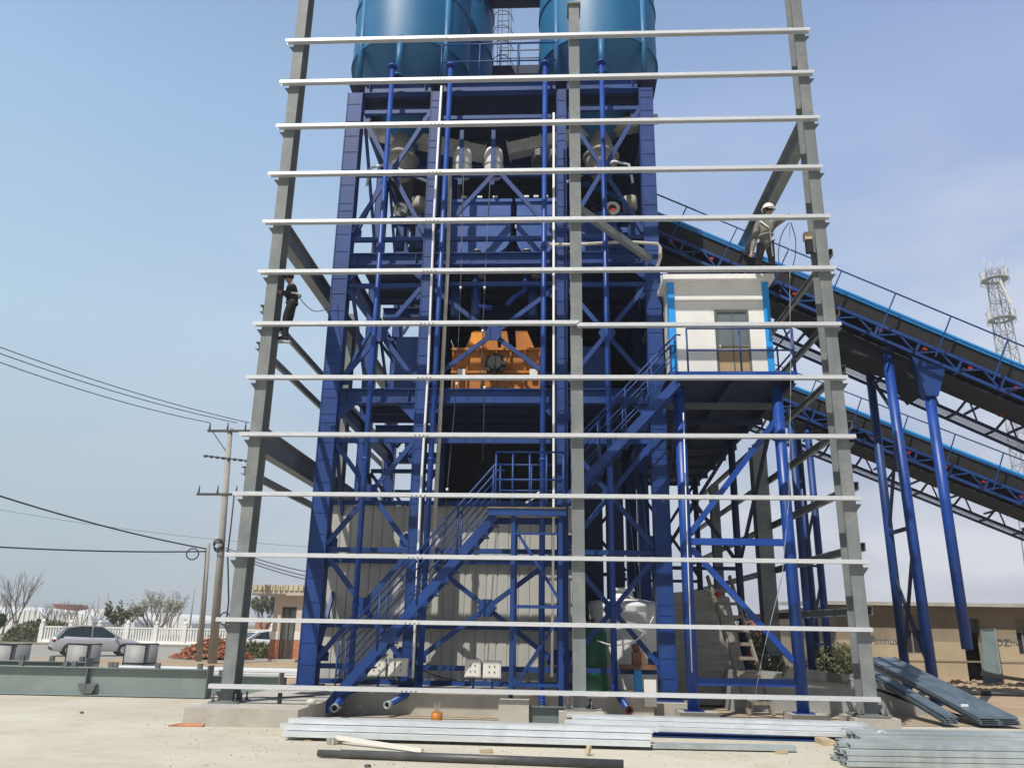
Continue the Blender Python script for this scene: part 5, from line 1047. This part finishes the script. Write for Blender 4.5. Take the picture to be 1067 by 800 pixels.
q = P(126, 650, 74); bare_tree((q.x, 74, 0), 4.2, .6, 'low olive leafed tree left of the bushy bare tree', 12, leaf='leafo', nleaf=1800, depth=4, nfirst=6, up=.2, lsz=.12)
for i, (px, hh, s_) in enumerate(((42, 3.3, 21), (52, 3.0, 22), (60, 2.8, 23), (84, 3.2, 24), (100, 3.0, 25), (178, 3.4, 26))):
    q = P(px, 650, 85); bare_tree((q.x, 85, 0), hh * 1.3, .5, 'thin bare sapling before the greenhouses, %s from the left' % ('first', 'second', 'third', 'fourth', 'fifth', 'sixth')[i], s_, depth=3, nfirst=4, name='sapling')
q = G(3, 668); bare_tree((q.x - 1.6, q.y, 0), 3.2, .7, 'dense dark green bush at the left picture edge', 31, leaf='leaf', nleaf=6000, depth=4, nfirst=9, up=.1, cat='bush', name='green_bush', lsz=.12)
q = P(276, 650, 90); bare_tree((q.x, 90, 0), 6, .5, 'round dull green tree beyond the guardhouse', 33, leaf='leafo', nleaf=3000, depth=4, nfirst=7, up=.35, name='leafy_tree', lsz=.14)
q = P(-4, 650, 95); bare_tree((q.x + 1, 95, 0), 6, .6, 'hazy bare tree behind the left green bush', 37, depth=4, nfirst=6)
# low bush hedge by the bollard
def tuft(name, cx, cy, rx, ry, h, n, mm, label, s_=.1, cat='bush', seed=1):
    rnd = random.Random(seed); b = B()
    for k in range(n):
        a = rnd.uniform(0, 6.28); r_ = math.sqrt(rnd.random()); X = cx + rx * r_ * math.cos(a); Y_ = cy + ry * r_ * math.sin(a); z = h * rnd.random() * math.sqrt(max(0, 1 - r_ * r_)) + .02; c = V((X, Y_, z)); d = V((rnd.gauss(0, .6), rnd.gauss(0, .6), rnd.random() + .2)).normalized(); e = d.orthogonal().normalized(); q_ = s_ * rnd.uniform(.5, 1.5)
        b.add([c - e * q_ * .25, c + e * q_ * .25, c + d * q_], [(0, 1, 2)])
    return tag(b.build(name, mm), label, cat)
q = G(28, 669); tuft('low_bush', q.x, q.y + 2, 3.2, 1.5, 1.7, 5000, 'leafo', 'low olive green bush beside the striped bollard', .22, seed=2)
q = G(228, 688); tuft('weed_patch', q.x - .9, q.y + 1, 1.0, .6, .45, 900, 'leaf', 'green weeds at the foot of the utility poles', .16, 'weeds', 3)
q = G(285, 686); tuft('weed_patch', q.x - 2.2, q.y + .2, 2.6, .7, .8, 2600, 'leafo', 'rough weeds growing left of the guardhouse', .18, 'weeds', 4)
q = G(873, 700); tuft('weed_patch', P(873, 690, 26).x, 26, 1.1, .8, 1.35, 6000, 'leafo', 'rough olive and yellow weeds behind the retaining wall', .09, 'weeds', 5)
tuft('weed_patch', P(770, 690, 30).x, 32, 2.2, .8, 2.0, 4000, 'leafo', 'olive bush seen between the ladder and the large grey column', .2, 'bush', 6)
q = P(782, 676, 26); o = tag(B().ball(P(782, 682, 19.0), .07, 8, (.8, .8, 1.6)).build('red_bundle', 'red'), 'small red and dark bundle standing on the wall right of the wooden ladder', 'bundle')
# rough soil patch before the tan building
sheet('soil_patch', 6.5, 60, 19.0, 29.5, .012, 'soil', .4)
# bare street lamps far left
for i, (px, hh) in enumerate(((99, 5.0), (108, 5.4), (198, 6.4))):
    q = P(px, 650, 110); o = tag(B().tube((q.x, 110, 0), (q.x, 110, hh), .12, 8, r2=.08).build('thin_post', 'pole'), 'distant thin post above the greenhouses, %s from the left' % ('first', 'second', 'third')[i], 'post')
q = G(300, 664); rb = tag(B().bx(P(266, 650, 100).x, P(300, 650, 100).x, 100, 104, 0, 2.4).build('brick_shed', 'brick'), 'distant low red brick shed left of the guardhouse', 'shed')
# ------------------------------------------------------------------ workers
def skinmesh(verts, edges_, rad, sub=2):
    me = bpy.data.meshes.new('tmp'); me.from_pydata([V(v) for v in verts], edges_, []); o = bpy.data.objects.new('tmp', me); COL.objects.link(o)
    md = o.modifiers.new('s', 'SKIN'); md.use_smooth_shade = True
    for i, sv in enumerate(me.skin_vertices[0].data): sv.radius = rad[i] if isinstance(rad[i], tuple) else (rad[i], rad[i]); sv.use_root = (i == 0)
    ss = o.modifiers.new('d', 'SUBSURF'); ss.levels = sub; ss.render_levels = sub
    dg = bpy.context.evaluated_depsgraph_get(); dg.update(); out = bpy.data.meshes.new_from_object(o.evaluated_get(dg)); bpy.data.objects.remove(o); return out
def skin_part(name, verts, edges_, rad, mm, parent, sub=2):
    me = skinmesh(verts, edges_, rad, sub); me.transform(Matrix.Translation(-parent.location)); me.materials.clear(); me.materials.append(M[mm])
    for p in me.polygons: p.use_smooth = True
    me.name = name; o = bpy.data.objects.new(name, me); COL.objects.link(o); o.parent = parent; return o
def person(J, label, face, mats, helmet=True, hood=False):
    """J: joints in world space. face: unit vector the head looks to."""
    pel = J['pelvis']; root = thing('person', (pel.x, pel.y, min(J['footL'].z, J['footR'].z)), label, 'person')
    ch = pel.lerp(J['neck'], .62)
    vs = [pel, pel.lerp(ch, .5), ch, J['neck'], J['neck'].lerp(J['head'], .45), J['head'], J['head'] + V((0, 0, .07))]
    ra = [.09, .09, (.11, .10), .055, .055, .085, .06]; ed = [(0, 1), (1, 2), (2, 3), (3, 4), (4, 5), (5, 6)]
    def chain(start, pts, rr):
        i = start
        for p, r_ in zip(pts, rr): vs.append(p); ra.append(r_); ed.append((i, len(vs) - 1)); i = len(vs) - 1
        return i
    for s in 'LR':
        h = chain(2, [J['sh' + s], J['el' + s], J['wr' + s]], [.06, .042, .03])
        d = (J['wr' + s] - J['el' + s]).normalized(); side = d.cross(V((0, 1, 0)) if abs(d.y) < .8 else V((1, 0, 0))).normalized(); nrm = d.cross(side)
        palm = J['wr' + s] + d * .075; hp = chain(h, [palm], [.028])
        for k, (off, ln) in enumerate(((-.033, .07), (-.011, .08), (.011, .075), (.033, .06))): chain(hp, [palm + side * off + d * .025, palm + side * off + d * ln * .7 + nrm * .012, palm + side * off * 1.1 + d * ln + nrm * .035], [.010, .009, .008])
        chain(h, [J['wr' + s] + d * .03 + side * .038, J['wr' + s] + d * .065 + side * .062 + nrm * .02], [.011, .009])
        chain(0, [J['hip' + s], J['kn' + s], J['foot' + s] + V((0, 0, .08)), J['foot' + s] + V((face.x, face.y, 0)) * .14 + V((0, 0, .03))], [.085, .06, .042, .035])
    skin_part('body', vs, ed, ra, 'skin', root)
    # face details
    hd = J['head'] + V((0, 0, .02)); rt_ = face.cross(V((0, 0, 1))).normalized(); b = B()
    b.ball(hd + face * .1 + V((0, 0, -.01)), .018, 8, (1, 1, 1.5)); b.build('nose', 'skin', root)
    b = B(); [b.ball(hd + face * .085 + rt_ * s_ * .03 + V((0, 0, .02)), .011, 8) for s_ in (-1, 1)]; b.build('eyes', 'blk', root)
    b = B(); [b.ball(hd + rt_ * s_ * .088, .022, 8, (.6, 1, 1.3)) for s_ in (-1, 1)]; b.build('ears', 'skin', root)
    b = B(); b.bar(hd + face * .09 - rt_ * .02 + V((0, 0, -.045)), hd + face * .09 + rt_ * .02 + V((0, 0, -.045)), .01, .008); b.build('mouth', 'red', root)
    b = B(); b.ball(hd - face * .02 + V((0, 0, .03)), .104, 14, (1, 1, 1)); b.build('hair' if not hood else 'hood', 'black', root)
    # jacket
    v2 = [pel - V((0, 0, .13)), pel.lerp(ch, .5), ch, J['neck'] - V((0, 0, .02))]; r2 = [(.155, .13), (.15, .125), (.175, .135), .075]; e2 = [(0, 1), (1, 2), (2, 3)]
    for s in 'LR':
        i = 2
        for p, r_ in ((J['sh' + s], .082), (J['el' + s], .062), (J['el' + s].lerp(J['wr' + s], .93), .046)): v2.append(p); r2.append(r_); e2.append((i, len(v2) - 1)); i = len(v2) - 1
    skin_part('jacket', v2, e2, r2, mats[0], root)
    v3 = [pel + V((0, 0, .08))]; r3 = [(.15, .13)]; e3 = []
    for s in 'LR':
        i = 0
        for p, r_ in ((J['hip' + s], .105), (J['kn' + s], .078), (J['foot' + s] + V((0, 0, .05)), .062)): v3.append(p); r3.append(r_); e3.append((i, len(v3) - 1)); i = len(v3) - 1
    skin_part('trousers', v3, e3, r3, mats[1], root)
    for s in 'LR':
        f = J['foot' + s]; skin_part('shoe', [f + V((0, 0, .08)), f + V((0, 0, .05)) - face * .05, f + V((face.x, face.y, 0)) * .17 + V((0, 0, .04))], [(0, 1), (0, 2)], [.055, .05, .04], 'shoe', root, 1)
        d = (J['wr' + s] - J['el' + s]).normalized(); 
    if helmet:
        b = B(); c = hd + V((0, 0, .045)); prf = [(.125, 0), (.127, .03), (.115, .075), (.08, .115), (.04, .13), (.001, .135)]; b.lathe(c, prf, 20); b.lathe(c, [(.125, -.004), (.15, -.01), (.15, .002), (.125, .006)], 20); b.poly([c + rt_ * .09 + face * .1, c - rt_ * .09 + face * .1, c - rt_ * .05 + face * .19 - V((0, 0, .02)), c + rt_ * .05 + face * .19 - V((0, 0, .02))], (0, 0, .008)); b.build('helmet', 'helmet', root)
    return root
Yw_ = 15.6
W = lambda px, py, Y=Yw_: P(px, py, Y)
J = dict(pelvis=W(797, 254), neck=W(799, 230), head=W(801, 221, 15.55), shL=W(789, 234), elL=W(786, 251, 15.5), wrL=W(783, 264, 15.35), shR=W(808, 233), elR=W(815, 229, 15.2), wrR=W(821, 226, 14.92), hipL=W(793, 256), hipR=W(802, 256), knL=W(791, 270, 15.7), knR=W(804, 269, 15.7), footL=W(790, 284, 15.95), footR=W(805, 283, 15.95))
zz = 8.985
J['footL'].z = zz; J['footR'].z = zz
wk = person(J, 'worker in white helmet and grey jacket reaching along the rail above the cabin roof', V((.35, -.9, -.25)).normalized(), ('jacket', 'trous'))
ch = J['pelvis'].lerp(J['neck'], .62)
b = B(); b.path([J['shL'] + V((0.02, -.12, .03)), ch + V((.03, -.155, -.05)), J['pelvis'] + V((.09, -.14, .05)), J['knR'] + V((.0, -.1, 0))], .016, 6); b.path([J['pelvis'].lerp(ch, .55) + V((.16 * math.cos(a), .145 * math.sin(a), .02 * math.cos(a))) for a in [2 * math.pi * k / 16 for k in range(17)]], .018, 6); b.build('harness', 'hivis', wk)
# left worker, gripping the grey column and facing it
Yv = 15.15
J = dict(pelvis=P(305, 315, Yv), neck=P(304, 297, Yv), head=P(300, 290, Yv), shL=P(304, 299, Yv - .13), elL=P(299, 306, Yv - .18), wrL=P(293, 304, Yv - .2), shR=P(304, 299, Yv + .17), elR=P(300, 306, Yv + .25), wrR=P(294, 304, Yv + .25), hipL=P(304, 317, Yv - .1), hipR=P(304, 317, Yv + .1), knL=P(298, 330, Yv - .08), knR=P(302, 333, Yv + .12), footL=P(297, 355, Yv - .05), footR=P(297, 346, Yv + .2))
wl = person(J, 'worker in dark clothes with white belt clinging to the left grey column', V((-1, 0, -.1)).normalized(), ('black', 'black'), helmet=False, hood=True)
c = J['pelvis'].lerp(J['neck'], .4); b = B(); b.path([c + V((.175 * math.cos(a), .15 * math.sin(a), 0)) for a in [2 * math.pi * k / 16 for k in range(17)]], .022, 6); b.build('belt', 'hivis', wl)
b = B(); b.path(smooth([P(309, 302, 15.2), P(315, 314, 15.5), P(327, 324, 16), P(340, 322, 16.5), P(347, 316, 16.85), P(349, 309, 16.9)]), .009, 6); tag(b.build('safety_line', 'steeldk'), 'thin safety line sagging from the left worker to the blue column', 'rope')
# step stub under the left worker's foot
f_ = J['footL']; tag(B().bar((XL + .13, 15.12, f_.z - .02), (f_.x + .12, 15.12, f_.z - .02), .1, .03).build('foot_peg', 'galvdk'), 'small steel peg on the left column under the climbing worker', 'peg')
# ------------------------------------------------------------------ hazy spring air
hb_ = B(); hb_.bx(-170, 170, -16, 185, -1.05, 48); hz_o = tag(hb_.build('haze', 'dark'), kind='stuff')
hm_ = bpy.data.materials.new('haze_air'); hm_.use_nodes = True; hn = hm_.node_tree.nodes; hn.remove(hn['Principled BSDF']); pv = hn.new('ShaderNodeVolumePrincipled'); pv.inputs['Color'].default_value = (.86, .90, .96, 1); pv.inputs['Density'].default_value = .0012; pv.inputs['Anisotropy'].default_value = .3; hm_.node_tree.links.new(pv.outputs[0], hn['Material Output'].inputs['Volume'])
hz_o.data.materials.clear(); hz_o.data.materials.append(hm_)
# ------------------------------------------------------------------ sky, sun, camera
w = bpy.data.worlds.new('World'); sc.world = w; w.use_nodes = True; nt = w.node_tree; N = nt.nodes; L = nt.links; bg = N['Background']
SUN_EL, AZ = R(54), R(30)
S = V((-math.sin(AZ) * math.cos(SUN_EL), -math.cos(AZ) * math.cos(SUN_EL), math.sin(SUN_EL)))
sky = N.new('ShaderNodeTexSky'); sky.sky_type = 'NISHITA'; sky.sun_disc = False; sky.sun_elevation = SUN_EL; sky.sun_rotation = math.atan2(S.x, S.y); sky.air_density = 1.0; sky.dust_density = 4.0; sky.ozone_density = 2.0
tc = N.new('ShaderNodeTexCoord'); sx = N.new('ShaderNodeSeparateXYZ'); L.new(tc.outputs['Generated'], sx.inputs[0])
gr = N.new('ShaderNodeValToRGB'); els = gr.color_ramp.elements; KS = 1 / .15
stops = [(0, (.54, .545, .60)), (.15, (.56, .60, .69)), (.32, (.535, .65, .805)), (.55, (.395, .53, .78)), (.8, (.20, .30, .50)), (1, (.12, .20, .40))]
els[0].position = 0; els[1].position = 1
for p_, c_ in stops[1:-1]: els.new(p_)
for e_, (p_, c_) in zip(sorted(els, key=lambda e: e.position), stops): e_.color = tuple(min(1, v * 1.2) for v in c_) + (1,)
L.new(sx.outputs['Z'], gr.inputs[0])
sd = N.new('ShaderNodeMapRange'); sd.inputs['From Min'].default_value = -.6; sd.inputs['From Max'].default_value = .6; L.new(sx.outputs['X'], sd.inputs[0])
sr = N.new('ShaderNodeValToRGB'); sr.color_ramp.elements[0].color = (.89, 1.01, .98, 1); sr.color_ramp.elements[1].color = (.84, .82, .92, 1); L.new(sd.outputs[0], sr.inputs[0])
mu = N.new('ShaderNodeMix'); mu.data_type = 'RGBA'; mu.blend_type = 'MULTIPLY'; mu.inputs['Factor'].default_value = 1; L.new(gr.outputs[0], mu.inputs['A']); L.new(sr.outputs[0], mu.inputs['B'])
vs_ = N.new('ShaderNodeVectorMath'); vs_.operation = 'SCALE'; L.new(mu.outputs['Result'], vs_.inputs[0])
yb = N.new('ShaderNodeMapRange'); yb.interpolation_type = 'SMOOTHSTEP'; yb.inputs['From Min'].default_value = -.35; yb.inputs['From Max'].default_value = .25; yb.inputs['To Min'].default_value = .28 * KS / 1.2; yb.inputs['To Max'].default_value = KS / 1.2; L.new(sx.outputs['Y'], yb.inputs[0]); L.new(yb.outputs[0], vs_.inputs['Scale'])
mxh = N.new('ShaderNodeMix'); mxh.data_type = 'RGBA'; mxh.inputs['Factor'].default_value = .85; L.new(sky.outputs[0], mxh.inputs['A']); L.new(vs_.outputs[0], mxh.inputs['B'])
mp = N.new('ShaderNodeMapping'); mp.inputs['Scale'].default_value = (2.0, 2.0, 6); mp.inputs['Location'].default_value = (3.1, 1.2, 0); L.new(tc.outputs['Generated'], mp.inputs[0])
nz = N.new('ShaderNodeTexNoise'); nz.inputs['Scale'].default_value = 1.5; nz.inputs['Detail'].default_value = 7; nz.inputs['Roughness'].default_value = .5; L.new(mp.outputs[0], nz.inputs['Vector'])
rp = N.new('ShaderNodeValToRGB'); rp.color_ramp.elements[0].position = .42; rp.color_ramp.elements[1].position = .66; rp.color_ramp.elements[1].color = (.8, .8, .8, 1); L.new(nz.outputs['Fac'], rp.inputs[0])
hz = N.new('ShaderNodeMapRange'); hz.inputs['From Min'].default_value = .62; hz.inputs['From Max'].default_value = .25; L.new(sx.outputs['Z'], hz.inputs[0])
hm = N.new('ShaderNodeMath'); hm.operation = 'MULTIPLY'; L.new(rp.outputs[0], hm.inputs[0]); hq = N.new('ShaderNodeMath'); hq.operation = 'MULTIPLY'; L.new(hz.outputs[0], hq.inputs[0]); L.new(sd.outputs[0], hq.inputs[1]); L.new(hq.outputs[0], hm.inputs[1])
mxs = N.new('ShaderNodeMix'); mxs.data_type = 'RGBA'; L.new(hm.outputs[0], mxs.inputs['Factor']); L.new(mxh.outputs['Result'], mxs.inputs['A']); mxs.inputs['B'].default_value = (.80 / .15, .82 / .15, .86 / .15, 1)
L.new(mxs.outputs['Result'], bg.inputs['Color']); bg.inputs['Strength'].default_value = .15
ld_ = bpy.data.lights.new('sun', 'SUN'); ld_.energy = 4.2; ld_.angle = R(.5); ld_.color = (1, .95, .87); so = bpy.data.objects.new('sun', ld_); COL.objects.link(so); so.rotation_euler = S.to_track_quat('Z', 'Y').to_euler()
cam = bpy.data.cameras.new('camera'); co = bpy.data.objects.new('camera', cam); COL.objects.link(co); cam.sensor_width = 36; cam.lens = 36 * F_PX / 1067; cam.clip_end = 4000; cam.clip_start = .1
rt_ = CAM @ V((1, 0, 0)); up_ = CAM @ V((0, -1, 0)); bk = -(CAM @ V((0, 0, 1)))
co.matrix_world = Matrix(((rt_.x, up_.x, bk.x, 0), (rt_.y, up_.y, bk.y, 0), (rt_.z, up_.z, bk.z, EYE), (0, 0, 0, 1)))
sc.camera = co
sc.view_settings.view_transform = 'Standard'; sc.view_settings.look = 'None'; sc.view_settings.exposure = .14; sc.view_settings.gamma = 1
